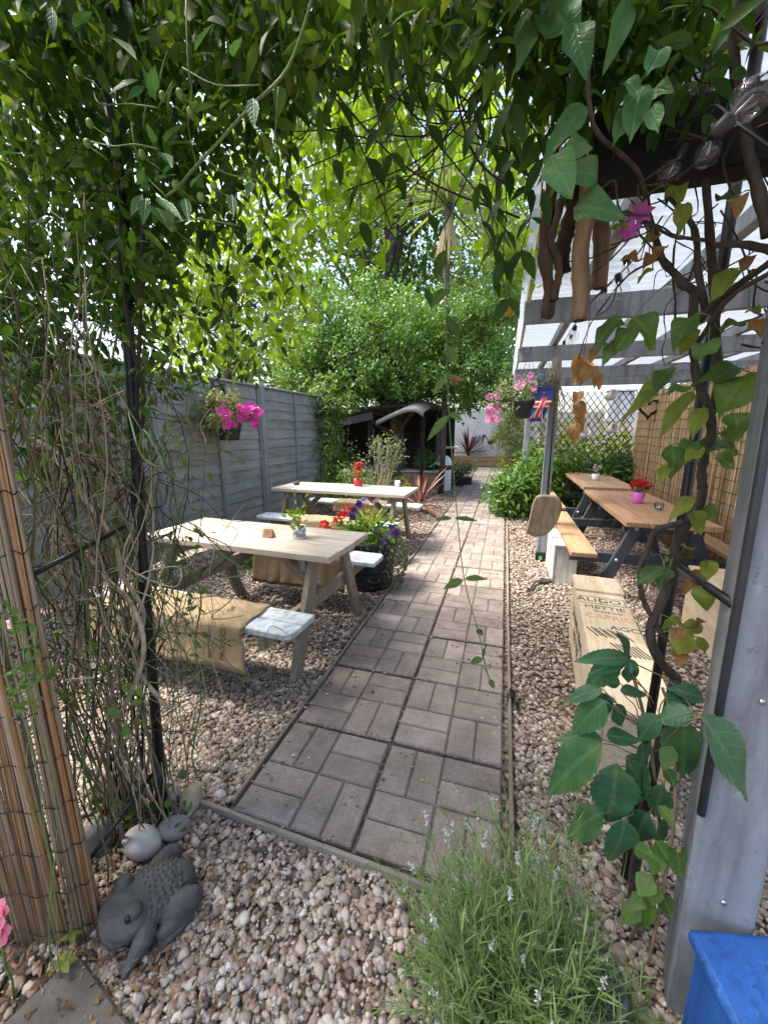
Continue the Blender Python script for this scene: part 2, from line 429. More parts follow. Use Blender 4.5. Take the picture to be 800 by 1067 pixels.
lb.leaves(P, rng.normal(size=(n, 3))*np.array((1, 1, .1)), np.array((0, 0, 1))+rng.normal(0, .2, (n, 3)), rng.uniform(.008, .03, n), rng.uniform(.25, .6, n), 'lance', .3, .2)
tag(lb.build('leaf_litter', M_DRY), 'brown dead leaf scraps scattered over the gravel', 'leaf litter', kind='stuff')
# ---------------------------------------------------------------- brick path
def brickmat(name, c):
    s = NT(name); v = s.coord(); isl = s.island()
    col = s.mix(1.0, c, s.ramp(isl, [(0, (.80, .79, .78)), (1, (1.15, 1.12, 1.1))]), 'MULTIPLY')
    col = s.mix(.75, col, s.ramp(s.noise(v, 5, 6, .7), [(.3, (.5, .47, .44)), (.6, (1.12, 1.1, 1.07))]), 'MULTIPLY')
    col = s.mix(.65, col, s.ramp(s.noise(v, 140, 3, .8), [(.35, (.55, .55, .55)), (.6, (1.1, 1.1, 1.1))]), 'MULTIPLY')
    st = s.noise(v, 1.3, 7, .75); col = s.mix(s.ramp(st, [(.50, (0, 0, 0)), (.60, (.6, .6, .6))]), col, s.mix(1.0, col, (.72, .64, .6), 'MULTIPLY'))
    sc_ = s.noise(v, 26, 6, .8); col = s.mix(s.ramp(sc_, [(.58, (0, 0, 0)), (.66, (.5, .5, .5))]), col, (.36, .33, .30))
    moss = s.noise(v, 2.2, 5, .7)
    col = s.mix(s.ramp(moss, [(.56, (0, 0, 0)), (.74, (.55, .55, .55))]), col, (.10, .105, .075))
    s.base(col); s.rough(.85); s.bump(s.noise(v, 90, 4, .8), .5, .004); return s.m
BR = [brickmat('brick_grey', (.262, .228, .208)), brickmat('brick_pink', (.258, .222, .204)), brickmat('brick_mauve', (.238, .212, .20)), brickmat('brick_sand', (.268, .238, .21))]
pm = MB(); W = PX1-PX0; slab = (W-.012)/2; y = PY0; rb = random.Random(5)
pm.add([(PX0, PY0, .006), (PX1, PY0, .006), (PX1, PY1, .006), (PX0, PY1, .006)], [(0, 1, 2, 3)], 4)
row = 0
def brick(x0, x1, y0, y1, m, dz=0):
    e, z = .006, .030+dz
    pm.add([(x0, y0, -.01), (x1, y0, -.01), (x1, y1, -.01), (x0, y1, -.01), (x0, y0, z-e), (x1, y0, z-e), (x1, y1, z-e), (x0, y1, z-e),
            (x0+e, y0+e, z), (x1-e, y0+e, z), (x1-e, y1-e, z), (x0+e, y1-e, z)],
           [(0, 1, 5, 4), (1, 2, 6, 5), (2, 3, 7, 6), (3, 0, 4, 7), (4, 5, 9, 8), (5, 6, 10, 9), (6, 7, 11, 10), (7, 4, 8, 11), (8, 9, 10, 11)], m)
while y < PY1-.3:
    for sx in (0, 1):
        x0 = PX0+sx*(slab+.012); m = rb.choice([0, 0, 1, 2, 2, 3]); c = slab/2; jit = rb.uniform(-.003, .003)
        dz = rb.uniform(-.004, .005)
        pm.add([(x0, y+jit, .021+dz), (x0+slab-.003, y+jit, .021+dz), (x0+slab-.003, y+jit+slab, .021+dz), (x0, y+jit+slab, .021+dz)], [(0, 1, 2, 3)], 5)
        for i in (0, 1):
            for j in (0, 1):
                bx, by = x0+i*c, y+j*c+jit; h = (c-.006)
                if (i+j+row*0+sx*0) % 2 == 0:
                    for q in (0, 1): brick(bx+.003, bx+h, by+.003+q*c/2, by+q*c/2+c/2-.003, m, dz+rb.uniform(-.001, .001))
                else:
                    for q in (0, 1): brick(bx+.003+q*c/2, bx+q*c/2+c/2-.003, by+.003, by+h, m, dz+rb.uniform(-.001, .001))
    y += slab+.012; row += 1
M_JOINT = simple('joint_dirt', (.14, .115, .09), .95, var=.5, scale=40)
tag(pm.build('path', BR+[M_JOINT, brickmat('brick_groove', (.165, .143, .128))]), kind='structure')
# crumbs, moss and chippings caught in the slab joints
lb = LB(); n = 900
yy = rng.uniform(PY0, 9, n); xs = np.where(rng.random(n) < .45, PX0+slab+.006+rng.normal(0, .006, n), rng.uniform(PX0, PX1, n))
yq = PY0+np.round((yy-PY0)/(slab+.012))*(slab+.012)-.006+rng.normal(0, .006, n)
yy = np.where(rng.random(n) < .5, yq, yy); xs = np.where((yy == yq), rng.uniform(PX0, PX1, n), xs)
P = np.stack([xs, yy, np.full(n, .031)], 1)
V, T = ICO1; k = len(V); a = rng.uniform(.002, .0075, n)
U = V[None]*(1+.2*rng.normal(size=(n, k, 1)))*a[:, None, None]*np.array((1, .8, .6))+P[:, None]
lb.raw(U.reshape(-1, 3), (T[None]+(np.arange(n)*k)[:, None, None]).reshape(-1, 3))
n = 240; sd_ = rng.random(n) < .5
P = np.stack([np.where(sd_, PX0+np.abs(rng.normal(0, .05, n)), PX1-np.abs(rng.normal(0, .06, n))), rng.uniform(PY0, 7, n), np.full(n, .036)], 1)
P[:60, 0] = rng.uniform(PX0, PX1, 60); P[:60, 1] = rng.uniform(PY0, 4, 60)
a = rng.uniform(.005, .012, n); U = V[None]*(1+.12*rng.normal(size=(n, k, 1)))*a[:, None, None]*np.array((1, .8, .6))+P[:, None]
lb.raw(U.reshape(-1, 3), (T[None]+(np.arange(n)*k)[:, None, None]).reshape(-1, 3))
tag(lb.build('path_crumbs', M_PEB), 'tiny stone chips and dirt caught in the brick path joints', 'stone chips', kind='stuff')
# timber edging boards
M_EDGE = wood('weathered_edge', (.16, .13, .10), (.34, .29, .23), (14, 1.2, 14), .85)
M_EDGEX = wood('weathered_edge_x', (.15, .13, .105), (.30, .265, .215), (1.2, 14, 14), .85)
def edging(p0, p1, label, n=1, m=None):
    t = thing('timber_edging', label, 'edging board', p0)
    p0, p1 = Vector(p0), Vector(p1)
    for i in range(n):
        a, b = p0.lerp(p1, i/n)+Vector((random.uniform(-.006, .006), 0, random.uniform(-.006, .004))), p0.lerp(p1, (i+1)/n)+Vector((random.uniform(-.006, .006), 0, random.uniform(-.006, .004))); d = (b-a).normalized()*.002
        q = MB(); q.bar(a+d+Vector((0, 0, .012)), b-d+Vector((random.uniform(-.004, .004), 0, .012)), .016, .05); q.build('board', m or M_EDGE, t, bevel=.003)
edging((PX0-.022, 1.08, 0), (PX0-.022, 12.5, 0), 'long thin timber edging board on the left of the brick path', 6)
edging((PX1+.035, 1.2, 0), (PX1+.035, 12.5, 0), 'long thin timber edging board on the right of the brick path', 6)
edging((-1.16, 1.045, 0), (.08, 1.0, 0), 'short weathered board across the near end of the brick path', 2, M_EDGEX)
# stone slab at the near left corner
q = MB(); q.box((0, 0, 0), (.46, .30, .05)); o = q.build('paving_slab', simple('slab_stone', (.085, .077, .066), .9, var=.4, scale=9, bump=.5), base=(0, 0, 0), bevel=.008)
o.location = (-.90, .355, .008); o.rotation_euler = (0, 0, R(-14)); tag(o, 'grey stone paving slab in the near left corner', 'paving slab')
# ---------------------------------------------------------------- fence on the left
M_FENCE = wood('fence_grey', (.20, .20, .178), (.33, .328, .292), (10, .8, 10), .85, var=.28, grey=(.27, .265, .24))
M_FPOST = wood('fence_post_grey', (.19, .20, .195), (.30, .31, .295), (10, 10, .8), .85, var=.2)
FX, FH = -3.6, 2.12
ft = thing('garden_fence', 'long grey overlapping board garden fence on the left', 'fence', (FX, 3, 0))
def fence_panel(y0, y1, seed):
    rr = random.Random(seed); q = MB(); z = .12; n = 14; sg = 14
    hs = (FH-.1)/n
    for i in range(n):
        zb, zt = .06+i*hs, .06+(i+1)*hs+.035
        ph = rr.uniform(0, 6); vs = []
        for k in range(sg+1):
            y = y0+(y1-y0)*k/sg; wv = .010*math.sin(k*.9+ph)+.006*math.sin(k*2.3+ph*2)+rr.uniform(-.003, .003)
            vs += [(FX+.026+wv*.3, y, zb+wv), (FX+.004, y, zt), (FX+.016+wv*.3, y, zb+wv), (FX-.006, y, zt)]
        fs = []
        for k in range(sg):
            a, b = k*4, (k+1)*4
            fs += [(a, b, b+1, a+1), (a+2, a+3, b+3, b+2), (a, a+2, b+2, b)]
        q.add(vs, fs, 0)
    for yy in (y0+.02, (y0+y1)/2, y1-.02):
        q.box((FX+.035, yy, FH/2), (.03, .04, FH-.06), m=1)
    o = q.build('fence_panel', [M_FENCE, M_FPOST], ft)
    q = MB(); q.box((FX+.01, (y0+y1)/2, FH+.008), (.075, y1-y0, .026)); q.build('capping', M_FENCE, ft, bevel=.004)
ys = [-.6, 1.4, 3.38, 5.36, 7.4]
for i in range(4): fence_panel(ys[i]+.05, ys[i+1]-.05, i)
for y in ys:
    q = MB(); q.box((FX+.02, y, FH/2+.02), (.1, .095, FH+.05)); q.build('post', M_FPOST, ft, bevel=.006)
# ---------------------------------------------------------------- far end: white wall, raised bed
s = NT('white_brick'); v = s.coord(); bt = s.new('ShaderNodeTexBrick'); 
sx = s.new('ShaderNodeSeparateXYZ'); s.link(v, sx.inputs[0]); cb = s.new('ShaderNodeCombineXYZ'); s.link(sx.outputs[0], cb.inputs[0]); s.link(sx.outputs[2], cb.inputs[1])
s.link(cb.outputs[0], bt.inputs['Vector']); bt.inputs['Scale'].default_value = 4.4; bt.inputs['Mortar Size'].default_value = .02
bt.inputs['Color1'].default_value = (.72, .72, .70, 1); bt.inputs['Color2'].default_value = (.66, .66, .64, 1); bt.inputs['Mortar'].default_value = (.5, .5, .49, 1)
s.base(s.mix(.5, bt.outputs['Color'], s.ramp(s.noise(v, 2, 6), [(.3, (.7, .68, .62)), (.6, (1, 1, 1))]), 'MULTIPLY')); s.rough(.8); s.bump(bt.outputs['Fac'], -.4, .008)
M_WB = s.m
q = MB(); q.box((-1.4, 17.2, 1.15), (5.2, .22, 2.3)); o = q.build('brick_wall', M_WB, base=(-1.4, 17.2, 0)); tag(o, 'white painted brick wall closing the far end of the garden', 'wall')
M_TIMB = wood('sleeper', (.22, .14, .075), (.42, .29, .16), (1.0, 9, 9), .8)
rt = thing('raised_bed', 'low raised bed of pale timber sleepers beyond the path end', 'raised bed', (-.5, 16.4, 0))
for z in (.12, .33):
    q = MB(); q.box((-.9, 16.42, z), (3.4, .12, .2)); q.build('sleeper', M_TIMB, rt, bevel=.01)
q = MB(); q.box((-.9, 16.78, .2), (3.4, .58, .4)); q.build('soil', simple('soil', (.035, .027, .02), .95, var=.5, scale=20, bump=.6), rt)
# ---------------------------------------------------------------- picnic tables
M_TOPL = wood('bleached_top', (.38, .31, .24), (.64, .565, .47), (1.0, 11, 11), .72, var=.3, grey=(.42, .375, .32))
M_LEGL = wood('bare_leg', (.17, .135, .10), (.33, .27, .205), (5, 5, 1.2), .8, var=.25)
M_SEATB = paint('pale_blue_paint', (.47, .53, .56), .6, wear=(.35, .36, .34))
M_TOPR = wood('oiled_top', (.30, .165, .085), (.50, .30, .165), (11, 1.0, 11), .5, var=.2)
M_TOPRX = wood('oiled_top_far', (.32, .19, .10), (.50, .33, .19), (11, 1.0, 11), .55, var=.2)
M_SLATE = paint('slate_paint', (.052, .062, .075), .55)
M_BOLT = simple('bolt', (.55, .55, .55), .35, .9, .1)
def rplank(q, x0, x1, y0, y1, z0, z1, r=.05, m=0, outer=None):
    """plank with rounded outer corners on one long side"""
    pts = []
    def arc(cx, cy, a0):
        for k in range(5):
            a = a0+math.pi/2*k/4; pts.append((cx+r*math.cos(a), cy+r*math.sin(a)))
    if outer == 'low':
        arc(x0+r, y0+r, math.pi); arc(x1-r, y0+r, 1.5*math.pi); pts.extend([(x1, y1), (x0, y1)])
    else:
        pts.extend([(x0, y0), (x1, y0)]); arc(x1-r, y1-r, 0); arc(x0+r, y1-r, .5*math.pi)
    q.prism(pts, z0, z1, m)
def picnic(label, loc, rotz, L, Wt, m_top, m_leg, m_seat, seat_y=.60, seat_w=.27, slats=2, foot=.47, over=.17, axis=0, round_seat=True, group=None, bolts=False):
    t = thing('picnic_table', label, 'picnic table', loc, rotz, group)
    q = MB(); n = 5 if slats == 2 else 4; pw = Wt/n
    for i in range(n):
        q.box((random.uniform(-.003, .003), -Wt/2+pw*(i+.5), .73+random.uniform(-.001, .001)), (L, pw-.007, .042))
    q.build('tabletop', m_top, t, world=False, bevel=.004)
    for sy in (-1, 1):
        q = MB()
        if slats == 2:
            sw = seat_w/2
            for k in (0, 1):
                a = seat_y-seat_w/2+k*sw; b = a+sw-.008
                if k == 1: 
                    if sy > 0: rplank(q, -L/2+.02, L/2-.02, a, b, .42, .456, .06, outer='high')
                    else: rplank(q, -L/2+.02, L/2-.02, -b, -a, .42, .456, .06, outer='low')
                else: q.box((0, sy*(a+b)/2, .438), (L-.04, b-a, .036))
        else: q.box((0, sy*seat_y, .437), (L-.02, seat_w, .042))
        q.build('seat', m_seat, t, world=False, bevel=.005)
    for sx in (-1, 1):
        x = sx*(L/2-over)
        for sy in (-1, 1):
            q = MB(); q.bar((x, sy*foot, 0), (x, sy*.19, .71), .042, .095, (1, 0, 0) if False else (0, 1, 0)); q.build('leg', m_leg, t, world=False, bevel=.004)
        xi = x-sx*.043
        q = MB(); q.bar((xi, -seat_y-seat_w/2+.02, .373), (xi, seat_y+seat_w/2-.02, .373), .04, .092); 
        if bolts:
            for sy in (-1, 1): pass
        q.build('seat_support', m_leg, t, world=False, bevel=.004)
        q = MB(); q.bar((xi, -Wt/2+.04, .665), (xi, Wt/2-.04, .665), .04, .085); q.build('top_support', m_leg, t, world=False, bevel=.004)
        q = MB(); q.bar((xi-sx*.03, 0, .36), (xi-sx*.42, 0, .70), .07, .05, (0, 0, 1)); q.build('brace', m_leg, t, world=False, bevel=.004)
        if bolts:
            ax = Matrix.Rotation(math.pi/2, 3, 'Y')
            for sy in (-1, 1):
                for (yy, zz) in ((foot*.52+.19*.48, .373), (.19+.02, .665)):
                    q = MB(); q.lathe([(.001, -.008), (.016, -.007), (.016, .007), (.001, .009)], (x+sx*.026, sy*yy, zz), 8, ax=ax)
                    q.build('bolt', M_BOLT, t, world=False)
    return t
pt1 = picnic('bleached wood picnic table with pale blue seats, nearest on the left', (-1.70, 2.39, 0), R(-3), 1.52, .62, M_TOPL, M_LEGL, M_SEATB, group='picnic tables left of the path')
pt2 = picnic('bleached wood picnic table with a red geranium pot on it', (-1.97, 4.74, 0), R(-2), 1.82, .66, M_TOPL, M_LEGL, M_SEATB, group='picnic tables left of the path')
pt3 = picnic('slate framed picnic table with the pink geranium pot on it', (1.33, 4.52, 0), R(90), 1.86, .68, wood('oiled_top_near', (.30, .165, .085), (.52, .31, .175), (1, 11, 11), .5, var=.2), M_SLATE, wood('oiled_seat', (.30, .17, .09), (.48, .30, .17), (1, 11, 11), .55, var=.2), .62, .21, 1, bolts=True, group='picnic tables under the pergola')
pt4 = picnic('slate framed picnic table with a white flower cup, farther one', (1.36, 6.68, 0), R(90), 1.9, .66, wood('oiled_top_far', (.34, .21, .115), (.54, .37, .22), (1, 11, 11), .5, var=.2), M_SLATE, wood('oiled_seat_far', (.30, .18, .10), (.48, .31, .18), (1, 11, 11), .55, var=.2), .62, .21, 1, bolts=True, group='picnic tables under the pergola')
# ---- burlap sacks over the seats
def burlap_mat(name, c):
    s = NT(name); v = s.coord()
    wv = s.new('ShaderNodeTexWave'); s.link(v, wv.inputs['Vector']); wv.inputs['Scale'].default_value = 90; wv.inputs['Distortion'].default_value = 1.5; wv.bands_direction = 'Z'
    wx = s.new('ShaderNodeTexWave'); s.link(v, wx.inputs['Vector']); wx.inputs['Scale'].default_value = 90; wx.inputs['Distortion'].default_value = 1.5; wx.bands_direction = 'X'
    h = s.mix(.5, wv.outputs['Color'], wx.outputs['Color'], 'MULTIPLY')
    f = s.noise(v, 6, 5); col = s.ramp(f, [(.3, mul(c, .72)), (.65, mul(c, 1.12))]); col = s.mix(.35, col, h, 'MULTIPLY')
    wr = s.noise(s.coord((1.2, 2.5, 2.5)), 5, 5, .65); cmb = s.new('ShaderNodeMath', operation='MULTIPLY_ADD'); s.link(wr, cmb.inputs[0]); cmb.inputs[1].default_value = 9; s.link(h, cmb.inputs[2])
    stn = s.noise(s.coord(), 3.2, 6, .7); col = s.mix(s.ramp(stn, [(.52, (0, 0, 0)), (.66, (.7, .7, .7))]), col, mul(c, .5))
    s.base(col); s.rough(.95); s.bump(cmb.outputs[0], .5, .004); return s.m
def sack(label, x0, x1, yc, wd, f0, b0, mat, seed, base, top=.462):
    rr = random.Random(seed); n = 44; prof = []
    for k in range(9): prof.append((-wd/2-.012, top-f0+(f0-.012)*k/8))
    for k in range(9): prof.append((-wd/2+wd*k/8, top+.004))
    for k in range(9): prof.append((wd/2+.012, top-.012-(b0-.012)*k/8))
    V = []; p = [rr.uniform(0, 6) for _ in range(5)]
    for i in range(n+1):
        u = i/n
        for k, (dy, z) in enumerate(prof):
            hang = max(0, top-z)/max(f0, .01); x = x0+(x1-x0)*u
            fl = 0
            sgn = -1 if dy < 0 else 1
            wr = (.014*math.sin(u*17+p[0])+.008*math.sin(u*31+p[1]+hang*2))*min(hang, 1)
            edge = .045*hang*(u**6) if sgn < 0 else .0
            V.append((x+edge+.006*math.sin(k*1.3+p[2]), yc+dy+sgn*(abs(wr)+.03*hang*hang), z+(.003*math.sin(u*23+k+p[3]))+ (0 if hang > .05 else .002*math.sin(u*40+k*.8))))
    m = len(prof); q = MB(); q.add(V, [(i*m+k, (i+1)*m+k, (i+1)*m+k+1, i*m+k+1) for i in range(n) for k in range(m-1)], 0, True)
    o = q.build('burlap_sack', mat, base=base); so_ = o.modifiers.new('thick', 'SOLIDIFY'); so_.thickness = .004
    tag(o, label, 'burlap sack', 'burlap sacks laid over the seats'); return o
M_BUR = burlap_mat('burlap', (.37, .275, .165)); M_BUR2 = burlap_mat('dark_burlap', (.21, .15, .09))
bs = sack('tan burlap sack with black printing over the near blue seat', -2.36, -1.285, 1.765, .285, .235, .22, M_BUR, 3, (-1.8, 1.765, .46))
M_INK = simple('black_ink', (.03, .027, .025), .9, 0, .3, 60, 0)
for k, (dx, txt) in enumerate(((0, 'PRODUCT'), (.075, 'PRODUCE'))):
    mw = Matrix(((0, -1, 0, .345+dx), (0, 0, -1, -.180-.004), (1, 0, 0, -.085), (0, 0, 0, 1)))
    mw = mw @ Matrix.Rotation(R(-8), 4, 'Z')
    lettering('lettering', txt, .044, M_INK, bs, mw)
lettering('lettering', 'OF', .05, M_INK, bs, Matrix(((0, -1, 0, .33), (1, 0, 0, .02), (0, 0, 1, .011), (0, 0, 0, 1))))
sack('dark brown burlap sack over the far seat of the near left table', -2.05, -1.22, 2.975, .285, .27, .2, M_BUR2, 5, (-1.6, 2.975, .46))
sack('brown burlap sack over the near seat of the far left table', -2.35, -1.35, 4.15, .28, .14, .2, M_BUR, 8, (-1.9, 4.15, .46))
sack('brown burlap sack over the back seat of the far left table', -2.35, -1.55, 5.35, .28, .14, .2, M_BUR2, 9, (-1.9, 5.35, .46))
# ---- crate-board benches on the right
M_PLY = wood('crate_board', (.50, .38, .24), (.72, .60, .43), (7, .9, 7), .75, var=.12)
M_WPLY = paint('whitewashed_board', (.62, .60, .55), .75, wear=(.42, .36, .28))
M_STEN = simple('stencil_black', (.07, .06, .05), .9, 0, .4, 50, 0); M_STENR = simple('stencil_red', (.55, .24, .13), .9, 0, .3, 50, 0)
def crate_bench(label, p0, p1, wd, h, mat, text=False, lip=.28):
    p0, p1 = Vector(p0), Vector(p1); d = p1-p0; L = d.length; a = math.atan2(d.y, d.x)-math.pi/2
    t = thing('crate_bench', label, 'bench', ((p0+p1)/2)[:], a, 'benches boxed from wine crate boards')
    q = MB(); q.box((0, 0, h-.009), (wd, L, .018)); q.build('top_board', mat, t, world=False, bevel=.003)
    for sx in (-1, 1):
        q = MB(); q.box((sx*(wd/2-.012), 0, (h-.02)/2+.005), (.016, L-.05, h-.03)); q.build('side_board', mat, t, world=False, bevel=.002)
    for sy in (-1, 1):
        q = MB(); q.box((0, sy*(L/2-.04), (h-.02)/2+.005), (wd-.045, .016, h-.03)); q.build('end_board', mat, t, world=False)
    if lip:
        q = MB(); q.box((0, L/2-lip/2+.01, h+.009), (wd+.012, lip, .018)); q.build('lid_board', mat, t, world=False, bevel=.003)
    return t, L
cb1, L1 = crate_bench('pale crate board bench with stencilled lettering, nearest on the right', (.555, 1.52, 0), (.675, 3.0, 0), .275, .44, M_PLY)
def top_txt(t, txt, y, size, mat, x=0, h=.4405): lettering('lettering', txt, size, mat, t, Matrix.Translation((x, y, h)))
top_txt(cb1, 'ALIGO', .345, .085, M_STEN, -.02)
q = MB()
for (a, b, c, d) in ((-.128, .128, .395, .400), (-.128, .128, .288, .293), (-.128, -.123, .288, .400), (.123, .128, .288, .400), (-.012, -.007, .288, .4)):
    q.box(((a+b)/2, (c+d)/2, .4404), (b-a, d-c, .0012))
q.build('stencil_frame', M_STEN, cb1, world=False)
for k in range(9): q = MB(); q.box((-.1+k*.02, -.10+.01*(k % 2), .4404), (.009, .10, .0012), rot=(0, 0, R(28))); q.build('stencil_stripe', M_STEN, cb1, world=False)
for k in range(7): q = MB(); q.box((.0+k*.019, -.25, .4404), (.009, .12, .0012), rot=(0, 0, R(28))); q.build('stencil_stripe', M_STEN, cb1, world=False)
top_txt(cb1, 'METTIE', .235, .068, M_STEN); top_txt(cb1, 'WINE CO', .175, .035, M_STEN, .01); top_txt(cb1, 'CAPRIO', .105, .072, M_STENR, .01)
top_txt(cb1, 'AGO', -.02, .07, M_STEN, .07); 
mwS = Matrix(((0, 0, -1, -.1345), (-1, 0, 0, .25), (0, 1, 0, .22), (0, 0, 0, 1)))
lettering('lettering', 'GRAND VINO\nMETTIE', .10, M_STEN, cb1, mwS)
crate_bench('whitewashed crate bench behind the pergola post', (.625, 3.95, 0), (.63, 4.85, 0), .22, .415, M_WPLY, lip=0)
crate_bench('plain pale crate board bench on the far side of the slate table', (1.5, 2.3, 0), (1.62, 3.5, 0), .36, .45, M_PLY, lip=0)
# ---------------------------------------------------------------- pergola
M_PG = paint('pergola_grey', (.245, .275, .305), .6, wear=(.34, .36, .37), stretch=(2, 2, 2))
M_PGD = paint('pergola_slate', (.21, .245, .275), .55, stretch=(2, 2, 2))
M_BLK = simple('black_plastic', (.012, .012, .013), .45, 0, .3, 6)
pg = thing('pergola', 'grey painted pergola with corrugated clear roof over the tables', 'pergola', (1.5, 4.2, 0))
PXR = .465
for (x, y) in ((PXR, 4.68), (.36, 7.55), (3.05, 4.68), (3.05, 7.55), (3.05, 1.3)):
    q = MB(); q.box((x, y, 1.17), (.092, .092, 2.1)); o = q.build('post', M_PG, pg, bevel=.005)
    q = MB(); q.box((x, y, .06), (.1, .1, .12)); q.build('post_shoe', M_BLK, pg, bevel=.004)
q = MB(); q.box((PXR, 4.68-.052, .055), (.035, .003, .045)); q.build('sticker', simple('green_sticker', (.12, .42, .16), .5), pg)
q = MB(); q.tube([(PXR+.012, 4.628, .55), (PXR+.013, 4.627, 1.4), (PXR+.01, 4.628, 2.2)], .006, 6); q.build('cable', M_BLK, pg)
for y in (1.55, 3.1, 4.74, 6.4, 7.55):
    q = MB(); q.box((1.62, y, 2.285), (3.1, .05, .15)); q.build('beam', M_PG, pg, bevel=.005)
for i, x in enumerate((.44, .98, 1.5, 2.02, 2.54, 3.04)):
    q = MB(); q.box((x, 4.45, 2.405), (.055, 6.6, .085)); q.build('rafter', M_PG, pg, bevel=.005)
q = MB(); q.box((.095, 4.5, 2.40), (.028, 6.7, .13)); q.build('fascia', paint('pergola_white', (.62, .64, .66), .5), pg, bevel=.003)
q = MB(); nn = 880
for i in range(nn+1):
    y = -.4+8.25*i/nn; z = 2.482+.019*math.sin(i/nn*8.25/.115*2*math.pi)
    q.v += [(.05 if y > 1.1 else .40, y, z), (3.3, y, z)]  # narrower near stretch is an added extension, there to shade the foreground
for i in range(nn): q.f.append((2*i, 2*i+2, 2*i+3, 2*i+1)); q.m.append(0); q.sm.append(True)
s = NT('clear_corrugated'); v = s.coord((1, 1, 1)); f = s.noise(v, 2.4, 5)
s.base(s.ramp(f, [(.3, (.55, .58, .60)), (.7, (.70, .72, .72))])); s.rough(.4)
tr = s.new('ShaderNodeBsdfTranslucent'); tr.inputs['Color'].default_value = (.27, .30, .325, 1)
tp = s.new('ShaderNodeBsdfTransparent'); tp.inputs['Color'].default_value = (.9, .94, .96, 1)
m1 = s.new('ShaderNodeMixShader'); m1.inputs[0].default_value = .55; s.link(s.b.outputs[0], m1.inputs[1]); s.link(tr.outputs[0], m1.inputs[2])
m2 = s.new('ShaderNodeMixShader'); m2.inputs[0].default_value = .10; s.link(m1.outputs[0], m2.inputs[1]); s.link(tp.outputs[0], m2.inputs[2]); s.link(m2.outputs[0], s.out.inputs['Surface'])
q.build('roof_sheet', s.m, pg)
# trellis at the far end of the pergola
M_TRE = simple('trellis_dark', (.035, .032, .03), .8)
q = MB(); x0, x1, z0, z1 = .42, 2.02, .15, 2.12; st = .105
k = -20
while k < 40:
    a = x0+k*st
    for sg in (1, -1):
        if sg == 1: p = [(a+(z-z0)*.72, z) for z in (z0, z1)]
        else: p = [(a+(z1-z)*.72, z) for z in (z0, z1)]
        (xa, za), (xb, zb) = p
        def clip(xa, za, xb, zb):
            ts = [0, 1]; d = xb-xa
            t0, t1 = (x0-xa)/d, (x1-xa)/d
            if t0 > t1: t0, t1 = t1, t0
            t0, t1 = max(0, t0), min(1, t1)
            return None if t0 >= t1-.01 else (xa+d*t0, za+(zb-za)*t0, xa+d*t1, za+(zb-za)*t1)
        c = clip(xa, za, xb, zb)
        if c: q.bar((c[0], 7.60+.006*sg, c[1]), (c[2], 7.60+.006*sg, c[3]), .010, .014, (0, 1, 0))
    k += 1
tl = q.build('trellis', M_TRE, base=(1.2, 7.6, 0)); tag(tl, 'dark diamond lattice trellis closing the far end of the pergola', 'trellis')
# bamboo screens
def reed_screen(name, label, pts, z0, z1, r, mats, wires, base, cat, per=1.9, seed=2, zj=.03, wr=.0016):
    rr = random.Random(seed); t = thing(name, label, cat, base)
    path = smooth_path([Vector((a, b, 0)) for a, b in pts], 12); q = MB()
    ln = [0]
    for a, b in zip(path[:-1], path[1:]): ln.append(ln[-1]+(b-a).length)
    d = 0; i = 0
    while d < ln[-1]:
        while i < len(ln)-2 and ln[i+1] < d: i += 1
        p = path[i].lerp(path[i+1], (d-ln[i])/max(ln[i+1]-ln[i], 1e-6)); rad = r*rr.uniform(.55, 1.25)
        ox, oy = rr.uniform(-r, r)*.7, rr.uniform(-r, r)*.7; tx, ty = rr.uniform(-.012, .012), rr.uniform(-.012, .012)
        zt = z1+rr.uniform(-zj, zj); zm = (z0+zt)/2
        q.tube([(p.x+ox, p.y+oy, z0+rr.uniform(0, zj)), (p.x+ox+tx, p.y+oy+ty, zm), (p.x+ox-tx*.4, p.y+oy-ty*.3, zt)], [rad, rad, rad*.85], 5, m=rr.choice([0, 0, 0, 1, 1, 2]))
        d += rad*per
    q.build('reeds', mats, t)
    q = MB()
    for k in range(wires):
        z = z0+(z1-z0)*(k+.5)/wires
        q.tube([(p.x+rr.uniform(-1, 1)*.002, p.y-r*1.3*0-r*1.5*WS[0], z+.006*math.sin(j*.9+k)) if False else (p.x+WS[0]*r*1.7, p.y+WS[1]*r*1.7, z+.006*math.sin(j*.9+k)) for j, p in enumerate(path)], wr, 4)
    q.build('binding_wire', M_BLK, t)
    return t
def reedmat(n, a, b, rz=1.0): return wood(n, a, b, (20, 20, rz), .6, var=.45)
M_RD = [reedmat('reed_pale', (.30, .20, .12), (.55, .42, .28)), reedmat('reed_orange', (.28, .13, .055), (.55, .31, .14)), reedmat('reed_grey', (.16, .115, .08), (.36, .29, .22))]
M_BM = [reedmat('bamboo_tan', (.46, .29, .13), (.66, .47, .25)), reedmat('bamboo_gold', (.52, .34, .16), (.72, .52, .28)), reedmat('bamboo_brown', (.36, .21, .095), (.54, .36, .18))]
WS = (-1, -.2)
reed_screen('bamboo_screen', 'tan bamboo screen along the right side of the pergola', [(2.03, 7.45), (2.02, 5.5), (2.05, 3.0), (2.06, 1.6)], .05, 2.03, .0075, M_BM, 17, (2.04, 4.5, 0), 'screen', per=1.7, wr=.003)
WS = (.3, -1)
reed_screen('reed_screen', 'weathered reed roll screen standing at the near left edge', [(-1.085, .63), (-1.125, .58), (-1.27, .53), (-1.55, .51), (-1.8, .54)], -.01, 1.86, .0048, M_RD, 13, (-1.25, .5, 0), 'screen', per=1.55, seed=4)
